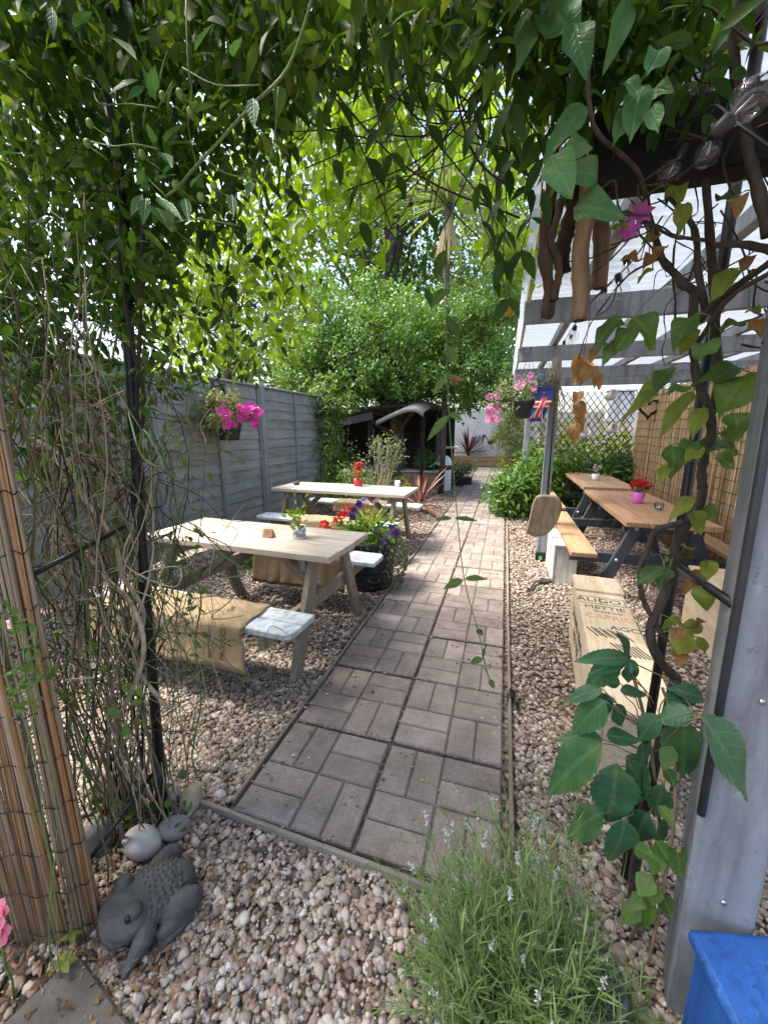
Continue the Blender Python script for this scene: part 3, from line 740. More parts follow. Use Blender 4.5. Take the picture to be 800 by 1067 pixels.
# ---------------------------------------------------------------- near right: painted post with pipe, dark beam, blue box
M_POST = paint('post_bluegrey', (.215, .235, .265), .5, wear=(.29, .31, .335), stretch=(1.5, 1.5, 1.0))
gp = thing('gate_post', 'blue grey painted gate post with a black pipe at the right edge', 'post', (.57, .97, 0))
q = MB(); V = []
for k in range(12):
    z = 2.2*k/11; dx = -.050*z/2.2
    V += [(.491+dx, .925, z), (.618+dx, .893, z), (.655+dx, 1.01, z), (.526+dx, 1.045, z)]
q.add(V, [(3, 2, 1, 0), (44, 45, 46, 47)]+[(4*k+j, 4*k+(j+1) % 4, 4*k+4+(j+1) % 4, 4*k+4+j) for k in range(11) for j in range(4)]); q.build('shaft', M_POST, gp, bevel=.006, seg=2)
for z in (.42, .95, 1.5):
    q = MB(); q.lathe([(.001, -.002), (.006, -.0015), (.006, .001), (.001, .002)], (.560-.050*z/2.2, .9065, z), 10, ax=Matrix.Rotation(math.pi/2, 3, 'X')); q.build('screw', M_BOLT, gp)
q = MB(); q.tube([(.478, .913, .64), (.467, .912, 1.2), (.449, .913, 2.1)], .0082, 10); q.build('pipe', simple('pipe_dark', (.03, .033, .036), .4), gp)
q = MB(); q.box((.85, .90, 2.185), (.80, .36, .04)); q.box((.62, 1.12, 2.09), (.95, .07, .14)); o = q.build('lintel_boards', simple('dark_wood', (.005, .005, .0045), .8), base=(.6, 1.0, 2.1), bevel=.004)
tag(o, 'dark timber lintel boards above the gate post', 'lintel')
M_BLUE = paint('blue_lid', (.018, .080, .29), .38, wear=(.06, .17, .42), stretch=(4, 4, 4))
bx = thing('storage_box', 'bright blue painted box with sloping lid at the near right corner', 'box', (.665, .655, 0), R(8))
q = MB(); q.box((.0, 0, .17), (.30, .44, .34)); q.build('body', M_BLUE, bx, world=False, bevel=.006)
q = MB(); q.add([(-.165, -.235, .345), (.165, -.235, .345), (.165, .235, .345), (-.165, .235, .345), (-.165, -.235, .375), (.165, -.235, .415), (.165, .235, .415), (-.165, .235, .375)],
    [(0, 3, 2, 1), (4, 5, 6, 7), (0, 1, 5, 4), (1, 2, 6, 5), (2, 3, 7, 6), (3, 0, 4, 7)]); q.build('lid', M_BLUE, bx, world=False, bevel=.012, seg=3)
# ---------------------------------------------------------------- metal arch
M_MET = simple('black_metal', (.014, .014, .015), .38, 0, .3, 10, .05)
ar = thing('garden_arch', 'black tubular metal garden arch buried under climbing vines', 'arch', (-.4, .8, 0))
AZ = 2.5
for (x, y) in ((-1.2, .97), (-1.17, .65), (.475, 1.24)):
    q = MB(); q.tube([(x, y, 0), (x, y, 1.2), (x, y, AZ)] if y != .97 else [(x, y, 0), at(153, 637, .98), at(137, 407, 1.02), at(128, 200, 1.1), (-1.2, 1.1, AZ)], .0155 if x < 0 else .0125, 10)
    if (x, y) == (-1.2, .97): q.tube([(x, y, .0), (x, y, .27)], .022, 10)
    q.build('leg', M_MET, ar)
for z in (.17, 1.12):
    q = MB(); q.tube([(-1.2, .97, z+.06), (-1.17, .65, z)], .0075, 8); q.build('rung', M_MET, ar)
q = MB(); q.tube([(.475, 1.24, 1.13), (.472, .93, 1.145)], .0105, 8); q.build('rung', M_MET, ar)
for y in (.62, .97, 1.24):
    q = MB(); q.tube([(-1.2 if y != .62 else -1.17, y if y != 1.24 else 1.2, AZ), (-.7, y, AZ+.06), (-.1, y, AZ+.09), (.475, y, AZ)], .012, 8); q.build('top_rail', M_MET, ar)
# ---------------------------------------------------------------- frog statue
_s = NT('frog_stone'); _v = _s.coord(); _c = _s.ramp(_s.noise(_v, 12, 7, .7), [(.3, (.036, .036, .035)), (.55, (.066, .066, .064)), (.75, (.105, .104, .10))])
_c = _s.mix(_s.ramp(_s.noise(_v, 42, 6, .8), [(.63, (0, 0, 0)), (.70, (.6, .6, .6))]), _c, (.20, .195, .175)); _s.base(_c); _s.rough(.68); _s.bump(_s.noise(_v, 130, 5, .8), .4, .003); M_FROG = _s.m
def frog(loc, rz):
    q = MB(); B = q.ball
    B((-.03, 0, .078), (.125, .108, .070), 24, rot=(0, R(-11), 0)); B((.060, 0, .100), (.088, .108, .048), 24, rot=(0, R(6), 0))
    B((.086, 0, .074), (.066, .098, .036), 20); B((.05, 0, .055), (.075, .08, .045), 20); B((-.10, 0, .06), (.07, .075, .06), 18)
    for sy in (-1, 1):
        B((.052, sy*.062, .143), (.030, .029, .028), 16)
        B((-.085, sy*.10, .060), (.078, .042, .058), 18, rot=(0, R(12), sy*R(-12))); B((-.045, sy*.118, .032), (.055, .03, .034), 14)
        q.tube([(-.11, sy*.115, .02), (-.05, sy*.138, .016), (-.02, sy*.142, .013)], [.024, .02, .015], 10)
        for a in (-.35, 0, .35): q.tube([(-.03, sy*.14, .012), (.05*math.cos(a)-.025, sy*.142+.05*math.sin(a), .009)], [.012, .008], 8)
        q.tube([(.015, sy*.070, .080), (.045, sy*.112, .052), (.075, sy*.112, .014)], [.040, .034, .025], 12); B((.03, sy*.095, .07), (.038, .034, .036), 14)
        for a in (-.5, 0, .5): q.tube([(.07, sy*.118, .013), (.07+.052*math.cos(a), sy*.118+.052*math.sin(a), .009)], [.015, .010], 8)
    rr = random.Random(3)
    done = []
    for k in range(900):
        a = rr.uniform(-1.25, 1.25); x = rr.uniform(-.125, .045)
        if any((x-x2)**2+(.085*(a-a2))**2 < .0150**2 for x2, a2 in done): continue
        done.append((x, a)); e = Euler((0, R(-11), 0)).to_matrix()
        rx = max(0, 1-(x/.128)**2)**.5; p = e @ Vector((x, .108*rx*math.sin(a), .070*rx*math.cos(a)))+Vector((-.03, 0, .078))
        B(p, (.0066,)*3, 8)
    o = q.build('frog_statue', M_FROG, base=(0, 0, 0)); o.location = loc; o.rotation_euler = (0, 0, rz)
    rm = o.modifiers.new('weld', 'REMESH'); rm.mode = 'VOXEL'; rm.voxel_size = .0026; rm.use_smooth_shade = True
    sm_ = o.modifiers.new('soft', 'SMOOTH'); sm_.factor = .5; sm_.iterations = 2
    tag(o, 'dark grey stone frog statue squatting on the gravel', 'frog statue')
    q = MB()
    q.tube([(.056+.096*math.cos(t), .106*math.sin(t), .078+.004*math.cos(t*2)) for t in [-1.2, -.9, -.6, -.3, 0, .3, .6, .9, 1.2]], .0022, 6)
    q.build('mouth_line', simple('mouth_dark', (.015, .017, .02), .7), o, world=False)
    me_ = simple('eye_dark', (.012, .013, .015), .3)
    for sy in (-1, 1):
        q = MB(); q.ball((.070, sy*.078, .145), (.012, .012, .017), 12); q.build('eye', me_, o, world=False)
    return o
    q.build('eye', simple('eye_dark', (.012, .013, .015), .3), o, world=False)
    return o
fr_ = frog((-.975, .69, .014), R(-118)); fr_.scale = (.83, .83, .83)
# rocks
M_RK = [simple('rock_white', (.50, .48, .45), .8, 0, .35, 7, .5), simple('rock_grey', (.22, .22, .215), .8, 0, .4, 9, .5), simple('rock_tan', (.34, .28, .21), .85, 0, .4, 8, .5)]
RK = [('pale smooth rock standing just behind the frog statue', (-1.16, .835, .05), (.075, .05, .055), 0), ('grey blue rock by the foot of the arch leg', (-1.10, .92, .035), (.06, .045, .03), 1),
      ('large tan rock under the tangled vine stems', (-1.45, .98, .06), (.11, .08, .07), 2), ('white rock half hidden behind the pale smooth rock', (-1.24, 1.02, .04), (.06, .05, .045), 0),
      ('grey rock against the base of the vine stems', (-1.33, .80, .04), (.08, .06, .045), 1), ('small brown rock beside the arch leg', (-1.13, 1.04, .03), (.06, .05, .04), 2)]
for k, (lab, c, d, m) in enumerate(RK):
    q = MB(); q.ball((0, 0, 0), d, 20, rot=(.3*k, .4*k, k)); rr = random.Random(k)
    ph = [rr.uniform(0, 6) for _ in range(6)]
    q.v = [tuple(Vector(v)*(1+.03*math.sin(v[0]*45+ph[0])*math.sin(v[1]*40+ph[1])+.02*math.sin(v[2]*70+ph[2]))) for v in q.v]
    o = q.build('rock', M_RK[m], base=(0, 0, 0)); o.location = c; tag(o, lab, 'rock', 'rocks by the frog statue')
# ================================================================ vegetation
def pix(n, x0, x1, y0, y1, Y0, Y1):
    return np.array([at(rng.uniform(x0, x1), rng.uniform(y0, y1), rng.uniform(Y0, Y1))[:] for _ in range(n)])
G_DARK = leafmat('leaf_dark', [(.024, .068, .012), (.042, .11, .018), (.032, .085, .016), (.065, .145, .024)], .42, .5, spec=.25)
G_MID = leafmat('leaf_mid', [(.05, .115, .022), (.075, .155, .03), (.11, .20, .04), (.06, .13, .03)], .45, .42, veins=True)
G_LIME = leafmat('leaf_lime', [(.12, .23, .015), (.17, .30, .02), (.23, .36, .03), (.14, .26, .02)], .64, .45)
G_LAUREL = leafmat('leaf_laurel', [(.065, .15, .03), (.10, .21, .036), (.15, .28, .05), (.08, .17, .033)], .40, .38)
G_SAGE = leafmat('leaf_sage', [(.10, .15, .08), (.15, .20, .11), (.19, .25, .14)], .35, .55)
G_BLUE = leafmat('leaf_bluegreen', [(.05, .16, .055), (.07, .20, .07), (.085, .23, .075)], .32, .4, veins=True)
G_SHR = leafmat('leaf_shrub', [(.028, .10, .045), (.04, .135, .058), (.035, .12, .042), (.05, .15, .055)], .25, .36, spec=.5, veins=True)
G_YEL = leafmat('leaf_yellowing', [(.16, .22, .03), (.24, .28, .04), (.12, .20, .03)], .5, .45, veins=True)
G_BROWN = leafmat('leaf_brown', [(.24, .11, .035), (.30, .16, .06), (.17, .08, .03)], .4, .6, veins=True)
M_BARK = wood('bark', (.05, .04, .03), (.14, .115, .085), (9, 9, 1.6), .9)
M_BARKD = wood('bark_dark', (.03, .024, .018), (.085, .07, .052), (9, 9, 2), .85)
M_TWIG = [simple('twig_olive', (.16, .135, .075), .75, 0, .35, 30, .2), simple('twig_pale', (.36, .30, .21), .8, 0, .3, 30, .2), simple('twig_dark', (.035, .028, .02), .8, 0, .3, 30, .2), simple('twig_green', (.11, .19, .05), .6, 0, .3, 30, .1)]
# ---------------------------------------------------------------- trees behind
def tree(name, label, cat, base, blobs, mat, L, W, nclump, per, crad, trunk_r, top, shape='ovate', limbs=9, group=None, shell=.5, bark=None, forks=()):
    t = thing(name, label, cat, base, 0, group); lb = LB()
    cs = crown(lb, blobs, nclump, per, crad, L, W, shape, shell); lb.build('crown', mat, t)
    q = MB(); b = Vector(base); tp = Vector(top)
    pts = wob(b, tp, 7, .06*trunk_r*8, 3); q.tube(pts, [trunk_r*(1.25-.7*i/7) for i in range(8)], 10)
    sel = rng.choice(len(cs), min(limbs, len(cs)), replace=False)
    for k in sel:
        e = Vector(cs[k]); s0 = pts[random.randint(3, 7)]
        pp = wob(s0, e, 5, .12); q.tube(pp, [trunk_r*.38*(1-.8*i/5)+.004 for i in range(6)], 6)
    q.build('trunk', bark or M_BARK, t); return t
tree('laurel_tree', 'broad bright green laurel tree with dense crown above the shelter', 'tree', (-2.5, 9.6, 0),
     [((-2.7, 9.3, 3.15), (2.1, 1.5, 1.15)), ((-1.1, 9.6, 2.85), (1.2, 1.2, .95)), ((-3.9, 9.4, 3.1), (1.3, 1.2, 1.0)), ((-2.1, 9.4, 3.85), (1.6, 1.2, .7)), ((-.75, 9.9, 3.3), (.9, 1, .8)), ((-4.3, 8.6, 2.7), (.9, .8, .6)), ((-2.7, 8.6, 2.65), (1.9, .8, .45)), ((-.7, 9.2, 2.55), (1.0, .9, .55)), ((-3.6, 8.6, 2.9), (1.2, .8, .8))]+[((random.uniform(-4.9, .1), random.uniform(8.2, 9.6), random.uniform(2.3, 4.6)), (random.uniform(.25, .6), .45, random.uniform(.2, .5))) for _ in range(22)],
     G_LAUREL, .095, .44, 1150, 40, .105, .13, (-2.5, 9.6, 2.9), limbs=30, shell=.6)
tree('tall_dark_tree', 'tall dark tree with a leaning trunk rising behind the laurel', 'tree', (-5.0, 15.5, 0),
     [((-4.6, 15.5, 8.2), (2.6, 2.0, 2.0)), ((-5.8, 16, 9.6), (2.4, 2.0, 2.2)), ((-3.4, 15.5, 10.3), (2.2, 2, 1.8))], G_DARK, .2, .42, 330, 26, .30, .34, (-4.3, 15.5, 8.6), bark=M_BARKD, limbs=16)
tree('pale_green_tree', 'loose mid green tree standing behind the pergola end', 'tree', (1.7, 15, 0),
     [((-.4, 14.4, 5.0), (1.5, 1.3, 1.8)), ((.6, 15, 6.4), (1.6, 1.4, 1.6)), ((-1.0, 15, 7.4), (1.5, 1.2, 1.4)), ((.2, 13.2, 3.3), (1.0, .9, 1.1))], G_MID, .15, .44, 300, 26, .24, .12, (.9, 15, 5.5), limbs=14)
tree('far_round_tree', 'big rounded green tree far beyond the end wall', 'tree', (-3, 27, 0),
     [((-2.5, 27, 11), (5.2, 3, 5.2)), ((2.5, 27, 12), (4.2, 3, 5)), ((-6.8, 28, 8), (3.0, 3, 4.6)), ((-12, 27, 9), (4.6, 3, 5.5)), ((-17, 27, 7), (4.6, 3, 5))], G_MID, .42, .5, 620, 24, .62, .4, (-2, 27, 9), limbs=10)
tree('neighbour_tree', 'thin leaved tree beyond the left fence with sky showing through', 'tree', (-8.5, 11, 0),
     [((-8.2, 11, 4.5), (2.2, 2, 2.2)), ((-6.6, 11.5, 3.6), (1.3, 1.4, 1.2)), ((-9.8, 11, 6.0), (2.2, 2, 2))], G_MID, .15, .4, 260, 24, .32, .16, (-8.3, 11, 4.2), limbs=20)
tree('dark_hedge_tree', 'dark shrubby tree filling the shade behind the shelter', 'tree', (-3.4, 12.5, 0),
     [((-3.4, 12.6, 1.9), (2.0, .8, 1.7)), ((-.6, 12.4, 3.1), (1.5, .8, .9))], G_DARK, .12, .44, 170, 26, .2, .1, (-3.4, 12.5, 2.0), limbs=10)
# lime climber overhanging the path
t = thing('lime_climber', 'bright lime leaved climber trailing over the middle of the view', 'climber', (-3.35, 2.7, 0))
lb = LB(); q = MB()
mains = []
for k, (p0, p1, p2) in enumerate((((-3.4, 2.7, .0), (-2.5, 2.5, 3.2), (.1, 2.6, 3.55)), ((-3.42, 2.8, .0), (-2.3, 2.9, 2.9), (-.4, 3.0, 3.05)), ((-3.45, 2.6, .0), (-2.7, 2.2, 3.4), (-.5, 2.0, 3.35)))):
    pp = smooth_path([p0, (-3.35, p0[1], 2.1), p1, ((p1[0]+p2[0])/2, (p1[1]+p2[1])/2, max(p1[2], p2[2])+.15), p2], 6)
    pp = [p+Vector((random.uniform(-.03, .03), random.uniform(-.03, .03), random.uniform(-.03, .03))) for p in pp]
    q.tube(pp, [.014*(1-.75*i/len(pp)) for i in range(len(pp))], 6); mains.append(pp)
strands = []
def strand(s0, length, sway=.12):
    dx, dy = random.uniform(-sway, sway), random.uniform(-sway, sway); n = max(4, int(length/.05)); pts = []
    ph = random.uniform(0, 6)
    for i in range(n+1):
        u = i/n; pts.append(Vector((s0[0]+dx*u+.025*math.sin(u*7+ph), s0[1]+dy*u+.02*math.cos(u*6+ph), s0[2]-length*u)))
    return pts
for (cx, cy_, rx, ry, n) in ((250, 310, 80, 75, 150), (225, 225, 70, 60, 90), (330, 170, 80, 80, 130), (405, 120, 75, 70, 110), (320, 235, 60, 30, 36), (375, 215, 45, 25, 24), (520, 130, 50, 70, 60), (530, 235, 30, 50, 34), (380, 60, 110, 50, 80), (270, 120, 60, 60, 50), (190, 330, 50, 60, 50)):
    for _ in range(n):
        a, rr_ = random.uniform(0, 6.28), random.random()**.5
        c = np.array(at(cx+rx*rr_*math.cos(a), cy_+ry*rr_*math.sin(a), random.uniform(1.9, 3.1))[:])
        m = random.randint(4, 9)
        P = c+rng.normal(size=(m, 3))*np.array((.07, .08, .06))
        D = norm_(rng.normal(size=(m, 3))*.8+np.array((0, -.1, -.55))); N = norm_(rng.normal(size=(m, 3))*.5+np.array((.0, -.35, .75)))
        lb.leaves(P, D, N, rng.uniform(.045, .085, m), rng.uniform(.5, .72, m), 'heart', .2, .2)
        if random.random() < .35:
            s0 = min((p for mm in mains for p in mm), key=lambda p: (p-Vector(c)).length)
            q.tube(wob(s0, c, 4, .05), [.003, .003, .0025, .002, .0015], 4)
lb.build('foliage', G_LIME, t); q.build('stems', M_TWIG[0], t)
# cordyline palm
def spiky(name, label, cat, base, h, n, L, w, mats, rad=.05, skirt=0, group=None, spread=1.0, droop=.35):
    t = thing(name, label, cat, base, 0, group); b = np.array(base, float)
    if h > 0:
        q = MB(); q.tube(wob(base, (base[0], base[1], base[2]+h), 6, .03, 2), [rad*1.2]+[rad]*6, 9); q.build('trunk', M_BARK, t)
    top = b+np.array((0, 0, h)); lb = LB(); az = rng.uniform(0, 6.28, n); el = rng.uniform(.05, 1.45, n)
    D = np.stack([np.cos(az)*np.cos(el)*spread, np.sin(az)*np.cos(el)*spread, np.sin(el)], 1)
    lb.leaves(top+D*.02, D, np.array((0, 0, 1.))+rng.normal(0, .2, (n, 3)), L*rng.uniform(.75, 1.1, n), w, 'blade', .35, droop*rng.uniform(.4, 1.4, n)*np.cos(el))
    lb.build('leaves', mats[0], t)
    if skirt:
        lb = LB(); az = rng.uniform(0, 6.28, skirt); D = np.stack([np.cos(az)*.35, np.sin(az)*.35, np.full(skirt, -1.)], 1)
        lb.leaves(np.broadcast_to(top-np.array((0, 0, .1)), (skirt, 3)), D, np.stack([np.cos(az), np.sin(az), np.full(skirt, .2)], 1), L*rng.uniform(.7, 1.0, skirt), w*.8, 'blade', .3, .05); lb.build('dead_leaves', mats[1], t)
    return t
G_CORD = leafmat('leaf_cordyline', [(.14, .21, .08), (.19, .26, .11), (.23, .30, .14)], .3, .45)
G_STRAW = leafmat('leaf_straw', [(.34, .27, .15), (.42, .34, .2)], .25, .7)
G_RED = leafmat('leaf_red', [(.10, .03, .035), (.16, .055, .05), (.24, .12, .10), (.30, .19, .14)], .3, .45, (1.2, .8, .7))
G_REDB = leafmat('leaf_wine', [(.07, .025, .03), (.11, .04, .045)], .3, .5, (1.2, .8, .7))
pc = at(468, 212, 9.0)
spiky('cordyline_palm', 'tall cordyline palm with spiky crown and straw coloured dead skirt', 'palm', (pc.x, 9.0, 0), pc.z, 110, 1.2, .055, [G_CORD, G_STRAW], .06, 36)
g = atz(437, 533)
spiky('red_cordyline', 'spiky red cordyline on the gravel beyond the far left table', 'cordyline', (g.x, g.y, 0), .12, 46, .78, .055, [G_RED], .035, droop=.55)
g = at(487, 487, 16.75)
spiky('wine_cordyline', 'wine coloured cordyline standing in the raised bed', 'cordyline', (g.x, 16.75, .4), .1, 40, 1.25, .06, [G_REDB], .05, droop=.15, spread=.8)
# ---------------------------------------------------------------- shrubs
def shrub(name, label, cat, base, blobs, mat, L, W, nclump, per, crad, shape='ovate', stems=10, group=None, shell=.35, twig=None, up=.5, sr=.009):
    t = thing(name, label, cat, base, 0, group); lb = LB(); cs = crown(lb, blobs, nclump, per, crad, L, W, shape, shell, up); lb.build('foliage', mat, t)
    q = MB()
    for k in rng.choice(len(cs), min(stems, len(cs)), replace=False):
        q.tube(wob((base[0]+random.uniform(-.04, .04), base[1]+random.uniform(-.04, .04), base[2]), cs[k], 6, .06), [sr*(1-.12*i) for i in range(7)], 6)
    q.build('stems', twig or M_TWIG[0], t); return t
shrub('ivy', 'dark ivy climbing the fence corner below the laurel', 'ivy', (-3.45, 7.55, 0), [((-3.42, 7.5, 1.2), (.28, .42, 1.15)), ((-3.3, 7.8, .5), (.4, .4, .55)), ((-3.4, 7.6, 2.1), (.5, .6, .35))], G_MID, .085, .75, 150, 22, .09, 'heart', 12)
shrub('leafy_bush', 'low green bush against the fence behind the far left table', 'bush', (-2.7, 6.6, 0), [((-2.75, 6.5, .38), (.55, .4, .38)), ((-2.1, 6.7, .35), (.45, .35, .35))], G_LAUREL, .06, .42, 110, 26, .08, stems=12)
shrub('strawberry_bush', 'small leafy plant on the gravel between the two left tables', 'bush', (-2.75, 3.6, 0), [((-2.75, 3.6, .16), (.3, .22, .16))], G_LAUREL, .05, .6, 26, 16, .05, stems=5)
g = atz(387, 505, .0)
shrub('olive_sapling', 'pale leaved sapling with bare grey branching stems by the shelter', 'sapling', (-2.05, 6.35, 0), [((-2.1, 6.35, 1.05), (.44, .36, .32)), ((-1.85, 6.35, 1.2), (.25, .25, .25)), ((-2.35, 6.3, .75), (.26, .25, .2))], G_SAGE, .055, .42, 70, 13, .055, stems=34, twig=M_TWIG[1], shell=.6, sr=.010)
for k, (c, r, lab) in enumerate((((.62, 7.5, .55), (.42, .34, .52), 'glossy green bush with white blossom at the pergola far post'), ((1.25, 7.95, .62), (.55, .34, .60), 'glossy green bush growing in front of the dark trellis'), ((1.85, 7.6, .66), (.40, .36, .58), 'glossy green bush in the corner of the bamboo screen'), ((.12, 7.1, .40), (.30, .3, .40), 'small glossy bush in a grey tub beside the path'))):
    shrub('glossy_bush', lab, 'bush', (c[0], c[1], .0 if k < 3 else .18), [(c, r)], G_LAUREL if k != 2 else G_MID, .105, .40, 95, 20, .10, 'lance', 14, 'bushes at the end of the pergola')
q = MB(); q.lathe([(.12, 0), (.14, .02), (.165, .26), (.15, .265), (.145, .2), (.001, .2)], (.12, 7.1, 0)); tag(q.build('plant_tub', simple('tub_grey', (.16, .18, .20), .6), base=(.12, 7.1, 0)), 'grey plant tub holding the small glossy bush by the path', 'plant tub')
shrub('lime_shrub', 'lime yellow shrub glowing behind the dark trellis', 'bush', (1.5, 8.9, 0), [((1.0, 8.9, 1.05), (.55, .4, .7)), ((1.9, 8.9, 1.0), (.6, .4, .65))], G_YEL, .09, .5, 110, 22, .11)
shrub('bamboo_clump', 'yellow green feathery bamboo clump at the far end of the path', 'bamboo', (.30, 15.2, 0), [((.28, 15.2, 1.3), (.62, .55, 1.15))], G_YEL, .17, .16, 170, 22, .14, 'lance', 18)
shrub('grey_pot_plant', 'grey leaved low plant in a black trough by the white bin', 'plant', (-1.05, 10.9, .2), [((-1.05, 10.9, .42), (.3, .25, .2))], G_SAGE, .09, .4, 40, 16, .07)
q = MB(); q.box((-1.05, 10.9, .11), (.5, .36, .22)); tag(q.build('plant_trough', M_BLK, base=(-1.05, 10.9, 0), bevel=.01), 'black plant trough beside the far end of the path', 'plant trough')
q = MB(); g0 = Vector((2.0, 10.4, 0)); q.box((3.0, 10.6, .95), (4.4, .08, 1.9)); tag(q.build('pale_fence', paint('pale_fence', (.50, .44, .39), .8), base=(3.0, 10.6, 0)), 'pale neighbour fence behind the lime shrub and trellis', 'fence')
# ---------------------------------------------------------------- climbing vine over the arch
vt = thing('climbing_vine', 'dense dark climbing vine with tangled bare stems over the arch', 'climber', (-1.25, .95, 0))
lb = LB(); lb2 = LB(); lbm = LB(); q = MB(); qp = MB(); qd = MB(); qg = MB()
def hang(lbx, P, L0, L1, shape='lance', W=.42, down=.7, fold=.3, droop=.3):
    n = len(P); D = norm_(rng.normal(size=(n, 3))*.75+np.array((0, 0, -down))); N = norm_(rng.normal(size=(n, 3))*.6+np.array((0, -.3, .6)))
    lbx.leaves(P, D, N, rng.uniform(L0, L1, n), W*rng.uniform(.8, 1.2, n), shape, fold, droop)
def clumped(k, m, sp, *reg):
    C = pix(k, *reg); return (np.repeat(C, m, 0)+rng.normal(size=(k*m, 3))*sp)
for (k, m, reg) in ((430, 8, (-60, 340, -80, 70, .85, 1.35)), (330, 8, (-60, 190, 40, 300, .95, 1.4)), (150, 6, (-40, 160, 250, 420, .95, 1.35)), (90, 6, (150, 300, 60, 180, .95, 1.3)),
                    (170, 6, (320, 600, -80, 25, .8, 1.2)), (60, 5, (330, 560, 10, 75, .95, 1.25)), (70, 5, (560, 640, -40, 130, .95, 1.25)), (60, 5, (640, 720, -40, 110, .95, 1.2)), (60, 6, (100, 230, 150, 260, 1.0, 1.35)), (70, 6, (-60, 60, 280, 380, 1.0, 1.4))):
    P_ = clumped(k, m, .038, *reg); pk = rng.random(len(P_)); 
    hang(lb, P_[pk < .5], .03, .07); hang(lbm, P_[(pk >= .5) & (pk < .78)], .025, .06, 'ovate', .55, .45); hang(lbm, P_[pk >= .78], .04, .075, 'lance', .3, .9)
# foliage added over and beside the camera end of the arch to shade it
hang(lb, np.stack([rng.uniform(-1.9, .75, 3800), rng.uniform(-.35, .95, 3800), rng.uniform(2.42, 2.72, 3800)], 1), .06, .10)
hang(lb, np.stack([rng.uniform(-2.5, -1.5, 2600), rng.uniform(-.4, 1.5, 2600), rng.uniform(1.25, 2.6, 2600)], 1), .06, .10)
hang(lb, clumped(330, 7, .05, -70, 150, -80, 220, 1.35, 1.9), .05, .09); hang(lb, clumped(180, 7, .05, 130, 330, -80, 90, 1.3, 1.7), .05, .085)
hang(lb, clumped(60, 6, .04, 620, 730, -60, 110, .92, 1.1), .03, .065); hang(lb, clumped(90, 5, .04, 120, 300, 200, 400, 1.1, 1.5), .03, .055)
hang(lb2, clumped(120, 4, .035, 30, 205, 380, 700, .95, 1.2), .02, .045); hang(lb2, clumped(26, 4, .03, 0, 150, 640, 790, .7, 1.0), .02, .045); hang(lb2, clumped(14, 5, .03, 100, 180, 820, 900, .85, .95), .02, .05, 'round', .7)
G_ARCH = leafmat('leaf_arch', [(.06, .14, .022), (.09, .19, .03), (.14, .25, .04), (.07, .16, .03), (.19, .28, .05)], .52, .5, spec=.25)
# hanging strands with leaf pairs
def leafy_strand(pts, step, L, W, lbx, qq, rad=.0017, shape='heart', down=.55):
    qq.tube(pts, [rad*(1.2-.6*i/len(pts)) for i in range(len(pts))], 5)
    acc = 0; side = 1
    for a, b in zip(pts[:-1], pts[1:]):
        acc += (b-a).length
        if acc > step:
            acc = 0; side = -side
            for sg in ((side,) if random.random() < .6 else (1, -1)):
                D = np.array((sg*random.uniform(.4, 1), random.uniform(-.6, .4), -down*random.uniform(.5, 1.8))); N = np.array((random.uniform(-.4, .4), -.6, .7))
                lbx.leaves([b[:]], D, N, L*random.uniform(.7, 1.2), W, shape, .3, .25)
for (x, y0, y1, Y) in ((352, 20, 180, 1.1), (385, 0, 230, 1.05), (412, 30, 200, 1.15), (440, 40, 300, 1.1), (505, 60, 290, 1.1), (520, 30, 190, 1.2), (545, 50, 260, 1.15), (560, 40, 230, 1.0), (575, 60, 200, 1.1), (530, 80, 310, 1.2), (300, 60, 210, 1.05), (265, 60, 200, 1.1), (205, 130, 330, 1.15), (240, 170, 360, 1.2), (600, 40, 200, 1.05), (495, 10, 150, 1.0), (590, 20, 120, .95), (455, 10, 130, 1.0), (535, 0, 150, .95), (555, 10, 200, 1.25), (515, 100, 270, 1.3)):
    a, b = at(x, y0, Y), at(x+random.uniform(-14, 14), y1, Y+random.uniform(-.05, .1))
    leafy_strand(wob(a, b, 12, .02), .055, .07, .42, lb, qd, shape='lance', down=1.0)
# arcs of thin dark stems in the opening
for k in range(46):
    x0, x1 = random.uniform(250, 620), random.uniform(250, 620); Y = random.uniform(1.0, 1.35)
    a, b = at(x0, random.uniform(-20, 60), Y), at(x1, random.uniform(60, 260), Y+random.uniform(-.1, .25)); m_ = (a+b)/2+Vector((0, 0, -random.uniform(.0, .12)))
    qd.tube(smooth_path([a, m_+Vector((random.uniform(-.08, .08), 0, 0)), b], 6), random.uniform(.0011, .0028), 5)
# tangle of bare stems on the left leg
for k in range(100):
    bx, by = random.gauss(-1.27, .10), random.gauss(.93, .10)
    tx, ty = bx+random.gauss(-.03, .17), by+random.gauss(.04, .13); z0 = 0 if k < 110 else random.uniform(.2, 1.2); z1 = random.choice([random.uniform(.9, 1.9), random.uniform(1.5, 2.3)])
    pts = wob((bx, by, z0), (tx, ty, z1), 15, random.uniform(.03, .10))
    r0 = random.choice([.0012, .0015, .002, .0026, .004]); qq = random.choice([q, q, qp, qp, qd, qg])
    qq.tube(pts, [r0*(1.1-.4*i/16) for i in range(16)], 5)
for k in range(210):   # cross tangles and loops
    c = Vector((random.gauss(-1.27, .14), random.gauss(.97, .12), random.uniform(.55, 1.9))); pts = [c]
    for j in range(6): pts.append(pts[-1]+Vector((random.uniform(-.12, .12), random.uniform(-.07, .07), random.uniform(-.11, .11))))
    random.choice([q, qp, qd, qg]).tube(smooth_path(pts, 4), random.uniform(.0011, .0024), 4)
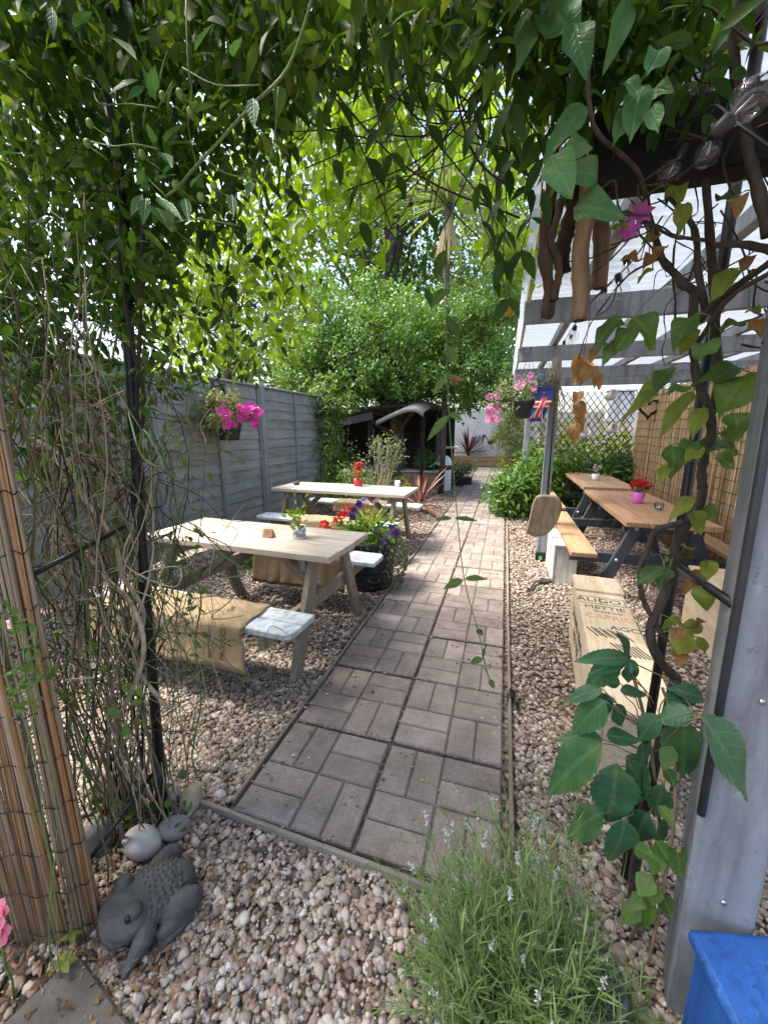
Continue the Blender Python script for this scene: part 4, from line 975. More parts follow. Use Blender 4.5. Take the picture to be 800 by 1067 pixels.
for pp in ([(172, 735, .93), (140, 690, .93), (150, 640, .93), (128, 600, .93), (118, 560, .95), (88, 520, .97), (70, 480, 1.0), (30, 455, 1.0)], [(92, 850, .9), (112, 770, .9), (138, 720, .88), (150, 672, .88), (136, 628, .9), (108, 600, .95), (78, 560, 1.0), (60, 545, 1.0)],
           [(128, 850, .9), (126, 770, .95), (112, 690, 1), (118, 600, 1), (118, 520, 1), (95, 440, 1), (60, 380, 1)], [(66, 830, .85), (74, 740, .9), (82, 660, .95), (60, 560, 1), (75, 470, 1.05), (40, 390, 1.1)]):
    qp.tube(smooth_path([at(*a) for a in pp], 5), .0075, 7)
for pp in ([(150, 800, .97), (146, 640, .98), (150, 520, 1), (143, 430, 1.0), (146, 340, 1), (150, 200, 1)], [(160, 800, 1), (152, 600, 1.0), (138, 520, 1), (150, 420, 1.0), (138, 360, 1), (120, 250, 1)], [(120, 500, 1), (90, 480, 1), (60, 470, 1.05), (28, 470, 1.05)]):
    qd.tube(smooth_path([at(*a) for a in pp], 5), .006, 7)
for pp in ([(165, 560, 1.05), (178, 600, 1.1), (165, 640, 1.1), (210, 660, 1.15), (262, 672, 1.2), (318, 690, 1.25)], [(170, 600, 1.05), (190, 640, 1.1), (208, 690, 1.1), (250, 706, 1.15), (262, 707, 1.15)], [(150, 520, 1.0), (182, 470, 1.05), (190, 420, 1.1), (180, 380, 1.1)], [(160, 600, 1.0), (196, 560, 1.05), (200, 480, 1.1), (198, 400, 1.15)], [(225, 595, 1.2), (245, 600, 1.2), (270, 600, 1.2)]):
    leafy_strand(smooth_path([at(*a) for a in pp], 5), .07, .022, .5, lb2, qg, .0011, 'lance', .1)
lbm.build('mid_foliage', G_ARCH, vt); lb.build('foliage', G_DARK, vt); lb2.build('young_foliage', G_MID, vt)
q.build('olive_stems', M_TWIG[0], vt); qp.build('pale_stems', M_TWIG[1], vt); qd.build('dark_stems', M_TWIG[2], vt); qg.build('green_stems', M_TWIG[3], vt)
# ---------------------------------------------------------------- explicit leaves
def eleaf(lbx, x0, y0, x1, y1, Y, wpx, shape='ovate', dY=-.03, fold=.28, droop=.12, up=.55, wave=0, lk=1.0):
    a, b = at(x0, y0, Y), at(x1, y1, Y+dY); L = (b-a).length; b = a+(b-a)*lk; L *= lk; wpx *= lk; wd = wpx*(Y/.98)/FPX*.86
    v = (Vector((0, 0, HCAM))-a).normalized(); N = v*(1-up)+Vector((random.uniform(-.25, .25), 0, up))
    lbx.leaves([a[:]], np.array((b-a)[:]), np.array(N[:]), L, max(.2, min(wd/L*1.15, 1.1)), shape, fold, droop, wave)
# trailing shoot with green fruit, near top left
st_ = thing('fruiting_shoot', 'trailing shoot with small green fruit at the top left', 'climber', at(325, 0, .8)[:])
lb = LB(); q = MB(); Yq = .78; M_FRUIT = simple('green_fruit', (.16, .27, .06), .4, 0, .15, 40, 0)
def cr(x, y): return (x*.3375, y*.3375)
main = [(328, -10), (300, 70), (262, 110), (230, 145), (205, 172), (185, 195), (172, 205)]
q.tube(smooth_path([at(x, y, Yq) for x, y in main], 5), .0028, 6)
for br in ([(205, 172), (196, 130), (200, 95), (196, 68), (194, 0)], [(172, 203), (150, 180), (140, 150), (137, 128)], [(215, 165), (235, 180), (270, 188)], [(180, 232), (205, 228), (250, 235)], [(270, 88), (225, 88), (190, 70)], [(165, 112), (135, 108), (105, 108), (98, 96)], [(165, 155), (140, 150), (118, 152), (95, 147)], [(180, 85), (165, 112)], [(290, 90), (285, 150), (270, 210), (280, 250)]):
    q.tube(smooth_path([at(x, y, Yq+random.uniform(-.02, .02)) for x, y in br], 4), .0015, 5)
for (x, y) in ((240, 217), (277, 380), (270, 442), (438, 476), (502, 297), (555, 289), (588, 346), (542, 570), (660, 573), (620, 608), (530, 700), (45, 200)):
    px, py = cr(x, y); c = at(px, py, Yq); qf = MB(); qf.ball(c, (.0078, .0078, .0095), 10); qf.build('fruit', M_FRUIT, st_)
    q.tube(wob(c, at(px+22, py+18, Yq), 3, .003), .001, 4)
for (a, b, c, d, wd) in ((480, 310, 440, 200, 30), (465, 300, 480, 190, 35), (490, 290, 505, 130, 26), (430, 245, 325, 275, 34), (445, 265, 390, 300, 24), (470, 440, 460, 375, 40), (510, 440, 560, 360, 50), (520, 450, 600, 420, 55), (500, 470, 530, 500, 40), (430, 570, 440, 500, 26), (450, 590, 440, 530, 26), (480, 560, 540, 520, 45), (440, 600, 400, 660, 34), (450, 610, 440, 685, 38), (480, 640, 520, 690, 85), (480, 610, 560, 660, 40), (570, 610, 580, 670, 34), (590, 340, 610, 300, 30), (600, 350, 670, 300, 40), (620, 400, 640, 380, 40), (680, 340, 710, 290, 26), (780, 300, 780, 380, 40), (330, 110, 420, 150, 60), (230, 85, 280, 10, 40), (160, 20, 160, 100, 30), (320, 100, 290, 10, 50), (430, 130, 470, 95, 30), (600, 160, 650, 50, 26), (720, 175, 740, 100, 45), (530, 70, 525, 20, 26), (715, 600, 720, 660, 30), (590, 580, 620, 520, 30), (0, 480, 70, 450, 30), (780, 560, 760, 600, 30), (505, 540, 545, 480, 32), (440, 520, 425, 560, 28)):
    x0, y0 = cr(a, b); x1, y1 = cr(c, d); eleaf(lb, x0, y0, x1, y1, Yq+random.uniform(-.03, .03), wd*.3375, 'lance')
lb.build('foliage', G_BLUE, st_); q.build('stems', M_TWIG[3], st_)
# near right twisted vine
tv = thing('twisted_vine', 'twisted woody vine with large leaves climbing beside the gate post', 'climber', (.43, 1.15, 0))
q = MB()
SPTS = []
def petiole(x, y, Y):
    a = at(x, y, Y); b = min(SPTS, key=lambda p: (p-a).length)
    if .008 < (b-a).length < .16: qpt = MB(); qpt.tube(smooth_path([a, (a+b)/2+Vector((0, 0, .008)), b], 3), .0012, 5); qpt.build('leaf_stalk', M_TWIG[3], tv)
def stem(pts, r0, r1, qq=None, n=9):
    pp = smooth_path([at(*a) for a in pts], 5); (qq or q).tube(pp, [(r0+(r1-r0)*i/(len(pp)-1))*random.uniform(.84, 1.12) for i in range(len(pp))], n); SPTS.extend(pp)
b0 = at(704, 706, 1.12); q.tube(smooth_path([(.47, 1.14, 0), (.455, 1.13, .35), b0], 5), .0135, 9)
stem([(704, 706, 1.12), (686, 686, 1.12), (677, 659, 1.12), (686, 634, 1.12), (697, 605, 1.12), (693, 618, 1.13)][:5]+[(702, 578, 1.12), (711, 555, 1.12), (720, 540, 1.12), (731, 518, 1.12), (731, 492, 1.12), (735, 470, 1.12), (741, 450, 1.12), (738, 425, 1.12), (726, 395, 1.12), (722, 360, 1.13), (722, 320, 1.13), (724, 300, 1.13)], .0125, .0085)
stem([(722, 303, 1.13), (706, 288, 1.13), (690, 270, 1.13), (682, 245, 1.13), (674, 215, 1.13), (672, 160, 1.12), (674, 100, 1.1)], .0085, .006)
stem([(738, 440, 1.13), (748, 400, 1.14), (746, 350, 1.14), (742, 280, 1.14), (735, 180, 1.12), (733, 90, 1.1)], .010, .0075)
stem([(728, 335, 1.12), (742, 318, 1.1), (768, 297, 1.05), (810, 268, 1.0)], .008, .007)
stem([(724, 360, 1.13), (735, 345, 1.1), (760, 310, 1.05), (805, 282, 1.0)], .006, .005)
stem([(735, 325, 1.13), (727, 280, 1.13), (724, 240, 1.13), (700, 205, 1.12), (690, 170, 1.1), (690, 90, 1.1)], .0075, .006)
stem([(740, 256, 1.1), (770, 254, 1.05), (812, 262, 1.0)], .006, .008)
stem([(800, 245, .98), (790, 200, 1.0), (778, 150, 1.02), (765, 60, 1.02), (770, -20, 1.02)], .010, .009)
stem([(712, 544, 1.12), (697, 548, 1.12), (682, 553, 1.12), (675, 572, 1.12), (667, 593, 1.12), (668, 618, 1.12), (674, 634, 1.12), (684, 652, 1.12), (694, 668, 1.12)], .0075, .0065)
stem([(668, 590, 1.1), (672, 582, 1.1), (690, 578, 1.1), (710, 584, 1.1), (738, 592, 1.1)], .003, .002)
stem([(650, 220, 1.05), (680, 235, 1.08), (700, 245, 1.1), (735, 250, 1.1)], .0035, .004)
stem([(612, 66, .85), (613, 100, .85), (620, 135, .85), (640, 155, .9), (665, 180, 1.0), (676, 215, 1.1)], .0035, .0045)
for k in range(60):
    x, y = random.uniform(610, 800), random.uniform(-10, 330); Y = random.uniform(1.0, 1.3)
    a = at(x, y, Y); pts = [a]
    for j in range(4): pts.append(pts[-1]+Vector((random.uniform(-.07, .07), random.uniform(-.04, .04), random.uniform(-.09, .05))))
    q.tube(smooth_path(pts, 4), random.uniform(.001, .0026), 5)
q.rough(.0009); q.build('stems', wood('vine_bark', (.028, .022, .018), (.12, .095, .072), (22, 22, 6), .85), tv)
lbs = [LB(), LB(), LB()]   # green, yellowing, brown
def c1(x, y): return (530+x/2.963, 340+y/2.963)
for (a, b, c, d, wd, k) in ((500, 150, 330, 285, 45, 1), (455, 200, 395, 225, 36, 1), (570, 200, 455, 320, 45, 1), (745, 140, 640, 250, 95, 0), (735, 130, 560, 170, 60, 0), (700, 385, 580, 350, 75, 0), (500, 365, 525, 465, 62, 0), (570, 360, 520, 400, 45, 0), (690, 265, 720, 345, 60, 0), (640, 400, 700, 430, 50, 0), (500, 430, 460, 470, 34, 1), (590, 380, 545, 415, 40, 1), (600, 250, 560, 340, 40, 1), (570, 525, 490, 592, 36, 1), (570, 570, 605, 635, 44, 1), (480, 742, 388, 790, 46, 0), (495, 748, 458, 802, 46, 0), (525, 690, 482, 712, 34, 1), (560, 690, 535, 670, 26, 1), (605, 760, 530, 822, 46, 2), (600, 800, 608, 876, 56, 1), (530, 905, 474, 925, 34, 1), (555, 950, 508, 1012, 66, 1), (590, 920, 528, 950, 44, 1), (620, 725, 612, 785, 40, 1), (650, 330, 700, 350, 44, 1), (490, 205, 560, 180, 40, 0), (560, 930, 600, 905, 40, 2), (530, 930, 510, 960, 40, 2), (600, 560, 640, 590, 40, 0), (540, 1010, 520, 1040, 40, 2), (585, 960, 610, 1010, 34, 1)):
    Yl = 1.08+random.uniform(-.04, .06); petiole(*c1(a, b), Yl)
    eleaf(lbs[k], *c1(a, b), *c1(c, d), Yl, wd/2.963, 'big', wave=.17, droop=random.uniform(.1, .5), fold=random.uniform(.15, .5))
def c2(x, y): return (540+x/3.077, 180+y/3.077)
for (a, b, c, d, wd, k) in ((330, 465, 240, 532, 62, 0), (380, 490, 303, 552, 62, 0), (365, 463, 458, 545, 75, 0), (560, 458, 490, 560, 60, 0), (560, 500, 520, 580, 45, 1), (640, 500, 730, 470, 42, 0), (700, 305, 620, 390, 55, 1), (430, 308, 380, 330, 24, 1), (295, 180, 350, 150, 44, 1), (610, 540, 580, 590, 60, 0), (490, 620, 430, 690, 50, 0), (640, 90, 690, 70, 40, 0), (690, 80, 715, 110, 40, 2), (450, 200, 400, 215, 34, 2), (390, 280, 340, 262, 40, 2), (420, 290, 475, 225, 44, 2), (450, 260, 400, 280, 40, 2), (280, 540, 222, 600, 40, 2), (240, 620, 205, 670, 46, 2), (235, 630, 215, 610, 40, 2), (262, 640, 255, 690, 24, 2), (310, 540, 270, 600, 34, 0), (740, 265, 720, 300, 34, 2), (770, 470, 775, 510, 40, 2), (740, 440, 770, 430, 30, 0), (500, 40, 520, 80, 50, 1), (530, 100, 520, 180, 40, 1)):
    Yl = 1.05+random.uniform(-.06, .06); petiole(*c2(a, b), Yl)
    eleaf(lbs[k], *c2(a, b), *c2(c, d), Yl, wd/3.077, 'big', wave=.17, droop=random.uniform(.1, .5), fold=random.uniform(.15, .5))
def c3(x, y): return (530+x/2.963, y/2.963)
lbb = LB()
for (a, b, c, d, wd) in ((235, 325, 105, 478, 62), (130, 478, 192, 596, 82), (275, 552, 180, 500, 64), (200, 640, 356, 632, 84), (120, 10, 215, 82, 100), (375, -10, 310, 190, 48), (60, 70, 40, 170, 60), (200, 70, 240, 200, 70), (360, 250, 410, 275, 40), (400, 270, 380, 420, 60), (450, 270, 496, 270, 40), (380, 330, 330, 420, 50), (240, 430, 180, 470, 60), (440, 330, 460, 400, 40), (470, 150, 430, 220, 50)):
    eleaf(lbb, *c3(a, b), *c3(c, d), .86+random.uniform(-.03, .05), wd/2.963, 'big', up=.35, wave=.13, droop=random.uniform(.1, .4))
lbs[0].build('foliage', G_MID, tv); lbs[1].build('yellowing_leaves', G_YEL, tv); lbs[2].build('dry_leaves', G_BROWN, tv); lbb.build('young_leaves', G_BLUE, tv)
M_MAG = leafmat('magenta_petal', [(.42, .07, .36), (.55, .12, .45)], .4, .5, (1.3, 1, 1.3))
for (x, y) in ((655, 240), (668, 222)):
    c = at(x, y, 1.05); lb = LB()
    for k in range(6):
        a = k*1.05+.3; lb.leaves([c[:]], np.array((math.cos(a), -.3, math.sin(a))), np.array((0, -1, .2)), .026, .62, 'ovate', .2, .2)
    lb.build('flower', M_MAG, tv)
# hanging tendril in the middle
td = thing('hanging_tendril', 'thin leafy tendril hanging down over the middle of the path', 'climber', at(462, 150, 1.2)[:])
q = MB(); lb = LB(); lbr = LB(); pp = [(462, 150), (465, 300), (466, 400), (473, 500), (483, 600), (498, 658), (505, 690), (512, 716)]
q.tube(smooth_path([at(x, y, 1.22) for x, y in pp], 5), .0017, 6); q.build('stem', M_TWIG[3], td)
for (a, b, c, d, wd) in ((468, 432, 444, 458, 10), (467, 430, 482, 437, 8), (466, 392, 450, 410, 10), (471, 540, 453, 541, 8), (473, 540, 498, 541, 7), (483, 604, 461, 613, 11), (484, 603, 507, 602, 9), (497, 656, 503, 662, 8), (503, 686, 489, 691, 9), (503, 688, 504, 672, 6), (510, 708, 515, 718, 7), (509, 706, 505, 694, 5), (465, 300, 448, 320, 12), (465, 330, 480, 352, 12), (464, 260, 452, 290, 12), (467, 360, 476, 380, 9)):
    eleaf(lb, a, b, c, d, 1.22, wd, 'lance')
for (a, b, c, d, wd) in ((467, 393, 485, 395, 7), (468, 392, 478, 400, 6)): eleaf(lbr, a, b, c, d, 1.22, wd, 'lance')
lb.build('leaves', G_MID, td); lbr.build('dry_leaf', G_BROWN, td)
# dry leaves hung beside the pergola post
tdl = thing('dried_leaf_string', 'string of curled brown dried leaves hanging under the pergola', 'dried leaves', at(600, 300, 1.6)[:])
q = MB(); lb = LB(); q.tube(smooth_path([at(613, 250, 1.6), at(614, 330, 1.6), at(606, 380, 1.6), at(602, 430, 1.6)], 4), .0012, 5); q.build('string', M_TWIG[2], tdl)
for (a, b, c, d, wd) in ((606, 370, 600, 398, 12), (613, 375, 607, 397, 9), (622, 385, 620, 402, 6), (604, 408, 599, 420, 8), (602, 418, 606, 440, 10), (600, 440, 596, 463, 10), (601, 432, 608, 448, 8), (532, 330, 528, 312, 9)):
    lb = LB(); eleaf(lb, a, b, c, d, 1.6, wd*1.2, 'big', fold=.5, droop=.4, wave=.15); lb.build('dried_leaf', G_BROWN, tdl)
# ---------------------------------------------------------------- leafy shrub by the post
sh = thing('elder_shrub', 'shrub with large toothed dark green leaves in front of the gate post', 'bush', (.43, 1.02, 0))
q = MB(); lb = LB(); lb2 = LB()
def c4(x, y): return (530+x/2.756, 680+y/2.756)
hub = {}
for (a, b, c, d, wd, Y) in ((325, 15, 215, 95, 70, 1.08), (345, 30, 352, 88, 46, 1.08), (270, 105, 162, 132, 42, 1.06), (280, 140, 178, 222, 82, 1.04), (300, 150, 334, 212, 50, 1.05), (320, 108, 392, 116, 34, 1.07), (268, 262, 98, 388, 108, 1.0), (308, 318, 296, 508, 122, .98), (335, 300, 410, 412, 84, 1.02), (275, 462, 163, 520, 84, 1.0), (330, 480, 308, 624, 92, .98), (505, 196, 498, 366, 98, 1.0), (552, 186, 740, 418, 128, .83), (430, 180, 368, 250, 54, 1.04), (380, 258, 392, 322, 48, 1.03), (280, 240, 368, 246, 48, 1.05), (450, 130, 528, 140, 46, 1.04), (530, 170, 430, 190, 60, 1.0),
                           (270, 250, 150, 240, 60, 1.06), (400, 330, 330, 430, 70, 1.04), (440, 380, 420, 480, 60, 1.03), (560, 130, 470, 100, 50, 1.05), (400, 460, 360, 540, 70, 1.03), (430, 480, 450, 560, 60, 1.04), (320, 90, 250, 60, 44, 1.1), (300, 130, 230, 170, 50, 1.08), (520, 240, 545, 330, 50, 1.02)):
    eleaf(lb, *c4(a, b), *c4(c, d), Y, wd/2.756, 'toothed', dY=-.0, lk=1.15, fold=.16, droop=.2, up=.5, wave=.05)
    q.tube(wob(at(*c4(a, b), Y), at(*c4(400+random.uniform(-30, 30), (a*0+b)*.6+140), 1.06), 5, .006), .0016, 5)
for (a, b, c, d, wd) in ((480, 0), (0, 0)) and ((480, 640, 400, 468, 160), (470, 650, 62, 662, 150), (470, 660, 150, 775, 130), (480, 665, 492, 770, 110)):
    x0, y0 = 590+a/7.27, 595+b/7.27; eleaf(lb, x0, y0, 590+c/7.27, 595+d/7.27, 1.08, wd/7.27, 'toothed', fold=.14, up=.55, wave=.05)
for (a, b, c, d, wd) in ((440, 560, 405, 640, 54), (480, 570, 495, 655, 64), (500, 560, 535, 610, 40), (400, 680, 385, 800, 64), (440, 690, 465, 765, 54), (370, 715, 325, 785, 56), (410, 640, 370, 700, 60), (430, 610, 470, 560, 40), (390, 700, 345, 735, 44), (420, 540, 460, 600, 50), (360, 560, 420, 590, 50), (420, 660, 410, 730, 50), (350, 760, 400, 790, 40), (450, 330, 480, 390, 40), (470, 270, 440, 340, 44), (430, 440, 480, 500, 40)):
    eleaf(lb2, *c4(a, b), *c4(c, d), .97, wd/2.756, 'ovate', up=.5)
q.tube(smooth_path([at(*c4(400, 900), .93), at(*c4(440, 700), .96), at(*c4(470, 520), .98), at(*c4(478, 410), 1.0), at(*c4(470, 200), 1.06), at(*c4(440, 100), 1.1)], 5), .0042, 6)
q.tube(smooth_path([(.44, 1.05, 0), at(*c4(430, 600), 1.05), at(*c4(415, 330), 1.06), at(*c4(380, 150), 1.08), at(*c4(330, -20), 1.1)], 5), .0045, 6)
q.tube(smooth_path([at(*c4(330, 20), 1.09), at(*c4(400, 50), 1.08), at(*c4(470, 90), 1.07), at(*c4(540, 180), 1.0)], 5), .002, 6)
lb.build('large_leaves', G_SHR, sh); lb2.build('small_leaves', G_MID, sh); q.build('stems', simple('shrub_stem', (.16, .11, .06), .7, 0, .3, 30), sh)
# ---------------------------------------------------------------- lavender
lv = thing('lavender_bush', 'bushy green lavender with faded pale flower heads in the near foreground', 'lavender', (.13, .82, 0))
lb = LB(); lbf = LB(); q = MB(); n = 520
LVM = leafmat('leaf_lavender', [(.095, .18, .045), (.14, .235, .065), (.20, .29, .11), (.11, .20, .065)], .42, .5)
for k in range(n):
    az = random.uniform(0, 6.28); tilt = random.random()**.7*1.25; Ls = random.uniform(.24, .40)*(1-.18*tilt)
    if k < 105: tilt = random.uniform(.1, .7); Ls = random.uniform(.42, .58); az = random.uniform(.9, 3.6)
    b = Vector((.115+random.gauss(0, .07), .80+random.gauss(0, .06), .01)); d = Vector((math.cos(az)*math.sin(tilt), math.sin(az)*math.sin(tilt), math.cos(tilt)))
    dr = random.uniform(.05, .3)*tilt; pts = [b+d*Ls*u-Vector((0, 0, dr*Ls*u*u)) for u in (0, .2, .4, .6, .8, 1)]
    if pts[-1].z < .02: continue
    q.tube(pts, [.0016, .0015, .0013, .0012, .001, .0008], 4)
    m = random.randint(16, 26) if k >= 105 else 13; u = rng.uniform(.3 if k >= 105 else .15, .98, m)
    P = np.array([pts[min(4, int(x*5))].lerp(pts[min(4, int(x*5))+1], x*5-min(4, int(x*5)))[:] for x in u])
    a = rng.uniform(0, 6.28, m); D = np.array(d[:])*.75+np.stack([np.cos(a), np.sin(a), rng.uniform(-.2, .5, m)], 1)*.7
    lb.leaves(P, D, np.array((0, -.2, 1.))+rng.normal(0, .4, (m, 3)), rng.uniform(.025, .065, m), rng.uniform(.055, .085, m), 'lance', .3, .25)
    if random.random() < .13:
        c = np.array(pts[-1][:]); m = 26; D = norm_(rng.normal(size=(m, 3))+np.array((0, 0, .3)))
        lbf.leaves(c+np.array(d[:])*rng.uniform(-.018, .018, (m, 1)), D, rng.normal(size=(m, 3)), rng.uniform(.005, .011, m), .5, 'small', .2, 0)
lb.build('foliage', LVM, lv); q.build('stems', simple('lavender_stem', (.13, .19, .07), .6, 0, .3, 30, 0), lv); lbf.build('flower_heads', leafmat('faded_lavender', [(.44, .45, .45), (.54, .55, .55), (.38, .38, .41)], .3, .7, (1, 1, 1)), lv)
# small weeds by the reed screen and path
lb = LB(); wd_ = thing('young_maple_seedling', 'tiny lime green seedling with lobed leaves at the foot of the reeds', 'seedling', atz(66, 1000)[:])
for (x, y, s_) in ((66, 1004, 1), (74, 975, .8)):
    c = atz(x, y, .06)
    for k in range(5):
        a = -.4+k*1.1; lb.leaves([c[:]], np.array((math.cos(a), math.sin(a)*.8, .1)), np.array((0, -.3, 1)), .034*s_, .62, 'ovate', .15, .2)
lb.build('leaves', G_YEL, wd_); q = MB()
for (x, y) in ((66, 1004), (74, 975)): c = atz(x, y, .06); q.tube([(c.x+.01, c.y+.01, 0), c], .0012, 5)
q.build('stem', M_TWIG[3], wd_)
lb = LB()
C = np.array([at(random.uniform(0, 45), random.uniform(640, 740), .495)[:] for _ in range(46)])
for c in C: 
    m = 3; lb.leaves(c+rng.normal(0, .012, (m, 3)), rng.normal(size=(m, 3)), np.array((0, -.6, .6))+rng.normal(0, .3, (m, 3)), rng.uniform(.012, .026, m), .5, 'lance', .2, .2)
q = MB()
for k in range(3): q.tube(wob((-1.15+random.uniform(-.1, .08), .50, 0), C[k], 8, .02), .0011, 4)
wt_ = thing('creeping_weed', 'thin green creeper growing up the front of the reed screen', 'climber', (-1.15, .50, 0)); lb.build('leaves', G_MID, wt_); q.build('stems', M_TWIG[3], wt_)
# ================================================================ small things
def petal_mat(n, a, b, tr=.4): return leafmat(n, [a, b], tr, .5, (1.1, 1.0, 1.0))
P_PINK = petal_mat('petal_hotpink', (.62, .04, .33), (.75, .09, .45)); P_RED = petal_mat('petal_red', (.55, .02, .025), (.70, .05, .04)); P_LPINK = petal_mat('petal_pink', (.62, .20, .42), (.72, .30, .52))
P_WHITE = petal_mat('petal_white', (.72, .72, .70), (.8, .8, .78)); P_PUR = petal_mat('petal_purple', (.05, .015, .14), (.09, .03, .22)); P_SAL = petal_mat('petal_salmon', (.70, .13, .08), (.75, .2, .12))
def blooms(lb, C, r, N=(0, -.7, .5), n=5, jit=.35):
    for c in C:
        nn = Vector(N)+Vector((random.gauss(0, jit), random.gauss(0, jit), random.gauss(0, jit))); nn.normalize()
        a = nn.orthogonal().normalized(); b = nn.cross(a); th = random.uniform(0, 6)
        for k in range(n):
            d = a*math.cos(th+k*6.283/n)+b*math.sin(th+k*6.283/n)+nn*.35
            lb.leaves([c[:]], np.array(d[:]), np.array((nn-d*.2)[:]), r, .95, 'round', .1, .25)
def cluster(lb, C, r, n=26):
    for c in C:
        d = rdir(n, .2); lb.leaves(np.array(c[:])+d*r*.5, d+rng.normal(0, .4, (n, 3)), rng.normal(size=(n, 3)), r*.55, .9, 'round', .1, .1)
POT = [(.72, 0), (.74, .02), (.97, .93), (1.05, .93), (1.05, 1.0), (.93, 1.0), (.9, .85), (.001, .85)]
def pot(p, r, h, mat, name, label, cat, group=None, prof=POT, soil=True):
    t = thing(name, label, cat, p, 0, group); q = MB(); q.lathe([(a*r, b*h) for a, b in prof], p, 24); q.build('pot', mat, t); return t
def sprig(t, p, h, n, L, W, mat, spread, shape='round', name='foliage', up=.5):
    lb = LB(); P = np.array(p)+np.stack([rng.normal(0, spread, n), rng.normal(0, spread, n), np.abs(rng.normal(h*.5, h*.3, n))], 1)
    D = norm_(P-np.array(p)+rng.normal(0, .06, (n, 3))); lb.leaves(P, D, np.array((0, -.2, up))+rng.normal(0, .4, (n, 3)), L*rng.uniform(.6, 1.2, n), W, shape, .2, .25)
    q = MB()
    for k in range(0, n, max(1, n//10)): q.tube(wob(p, P[k], 3, .01), .0016, 4)
    q.build('stems', M_TWIG[3], t); return lb.build(name, mat, t)
M_WCER = simple('white_ceramic', (.72, .71, .69), .3, 0, .06, 6, 0); M_REDPOT = simple('red_pot', (.60, .035, .045), .4, 0, .1, 6, 0); M_PINKPOT = simple('pink_pot', (.66, .13, .50), .4, 0, .1, 6, 0)
# table 1
p = atz(280, 559, .754); q = MB(); q.prism([(-.032, -.02), (.032, -.02), (0, .036)], -.035, .035); q.v = [tuple(Matrix.Rotation(math.pi/2, 3, 'Y') @ Vector((v[1], v[0], v[2]))) for v in q.v]
bk = thing('table_marker', 'little brown wooden wedge marker on the near bleached table', 'table marker', p, R(8))
q = MB(); q.add([(-.04, -.03, 0), (.04, -.03, 0), (.04, .03, 0), (-.04, .03, 0), (-.036, 0, .058), (.036, 0, .058)], [(0, 3, 2, 1), (0, 1, 5, 4), (2, 3, 4, 5), (0, 4, 3), (1, 2, 5)]); q.build('wedge', simple('marker_wood', (.30, .17, .10), .7), bk, world=False, bevel=.003)
lettering('lettering', '8', .036, simple('marker_ink', (.28, .06, .03), .8), bk, Matrix.Translation((0, -.0158, .028)) @ Matrix.Rotation(R(62), 4, 'X'))
p = atz(312, 560, .754)
t = pot(p, .046, .085, M_WCER, 'herb_pot', 'white printed pot with a bright green herb on the near table', 'plant pot', prof=[(.92, 0), (.95, .02), (1, 1), (.93, 1), (.9, .85), (.001, .85)])
q = MB(); q.lathe([(.0465*.965, .012), (.0465*.985, .05), (.0465, .066)], p, 24); 
s = NT('grey_print'); f = s.noise(s.coord(), 38, 2); s.base(s.ramp(f, [(.44, (.66, .65, .64)), (.52, (.24, .24, .28))])); q.build('print_band', s.m, t)
sprig(t, (p.x, p.y, p.z+.075), .15, 46, .042, .6, G_LIME, .035)
# table 2
p = atz(373, 506, .754); t = pot(p, .062, .10, M_REDPOT, 'geranium_pot', 'bright red pot with red and orange geraniums on the far left table', 'plant pot', prof=[(.9, 0), (.93, .02), (1, 1), (.92, 1), (.9, .85), (.001, .85)])
sprig(t, (p.x, p.y, p.z+.085), .16, 26, .05, .9, G_MID, .04)
lb = LB(); cluster(lb, [p+Vector((.0, -.02, .28)), p+Vector((.03, 0, .27))], .055, 34); lb.build('red_flowers', P_RED, t); lb = LB(); cluster(lb, [p+Vector((-.02, -.03, .19)), p+Vector((.025, -.04, .18))], .05, 34); lb.build('orange_flowers', P_SAL, t)
p = atz(414, 507, .754); q = MB(); q.lathe([(.001, 0), (.034, 0), (.037, .075), (.033, .075), (.031, .01), (.001, .008)], p, 20); tag(q.build('candle_cup', M_WCER, base=p), 'small white candle cup on the far left table', 'cup')
p = atz(309, 505, .754); q = MB(); q.ball(p+Vector((0, 0, .02)), (.045, .04, .028), 12); q.ball(p+Vector((.03, 0, .045)), (.016, .016, .016), 8); tag(q.build('stone_ornament', M_FROG, base=p), 'little dark stone ornament on the left end of the far table', 'ornament')
# right tables
p = atz(664, 524, .754); t = pot(p, .058, .115, M_PINKPOT, 'geranium_pot', 'pink pot with a mass of red geraniums on the slate framed table', 'plant pot', prof=[(.78, 0), (.8, .02), (1, 1), (.92, 1), (.9, .85), (.001, .85)])
sprig(t, (p.x, p.y, p.z+.10), .07, 16, .04, .9, G_MID, .03); lb = LB(); cluster(lb, [p+Vector((a, b, c)) for a, b, c in ((-.05, -.01, .19), (0, -.03, .20), (.055, 0, .19), (.02, .03, .205), (-.02, .03, .2), (.07, .02, .18))], .05, 34); lb.build('red_flowers', P_RED, t)
p = atz(686, 531, .754); t = thing('tealight_holder', 'small dark wire tealight holder beside the pink pot', 'candle holder', p); q = MB()
for k in range(10): a = k*.628; q.tube([(p.x+.022*math.cos(a), p.y+.022*math.sin(a), p.z), (p.x+.040*math.cos(a+.3), p.y+.040*math.sin(a+.3), p.z+.045), (p.x+.03*math.cos(a), p.y+.03*math.sin(a), p.z+.07)], .003, 5)
q.build('wires', M_SLATE, t); q = MB(); q.lathe([(.001, .0), (.022, 0), (.023, .03), (.001, .03)], p, 14); q.build('candle', M_WCER, t)
p = atz(620, 500, .754); t = pot(p, .052, .09, M_WCER, 'flower_mug', 'white mug of white flowers on the farther slate framed table', 'mug', prof=[(.85, 0), (1, .1), (1, 1), (.92, 1), (.9, .8), (.001, .8)])
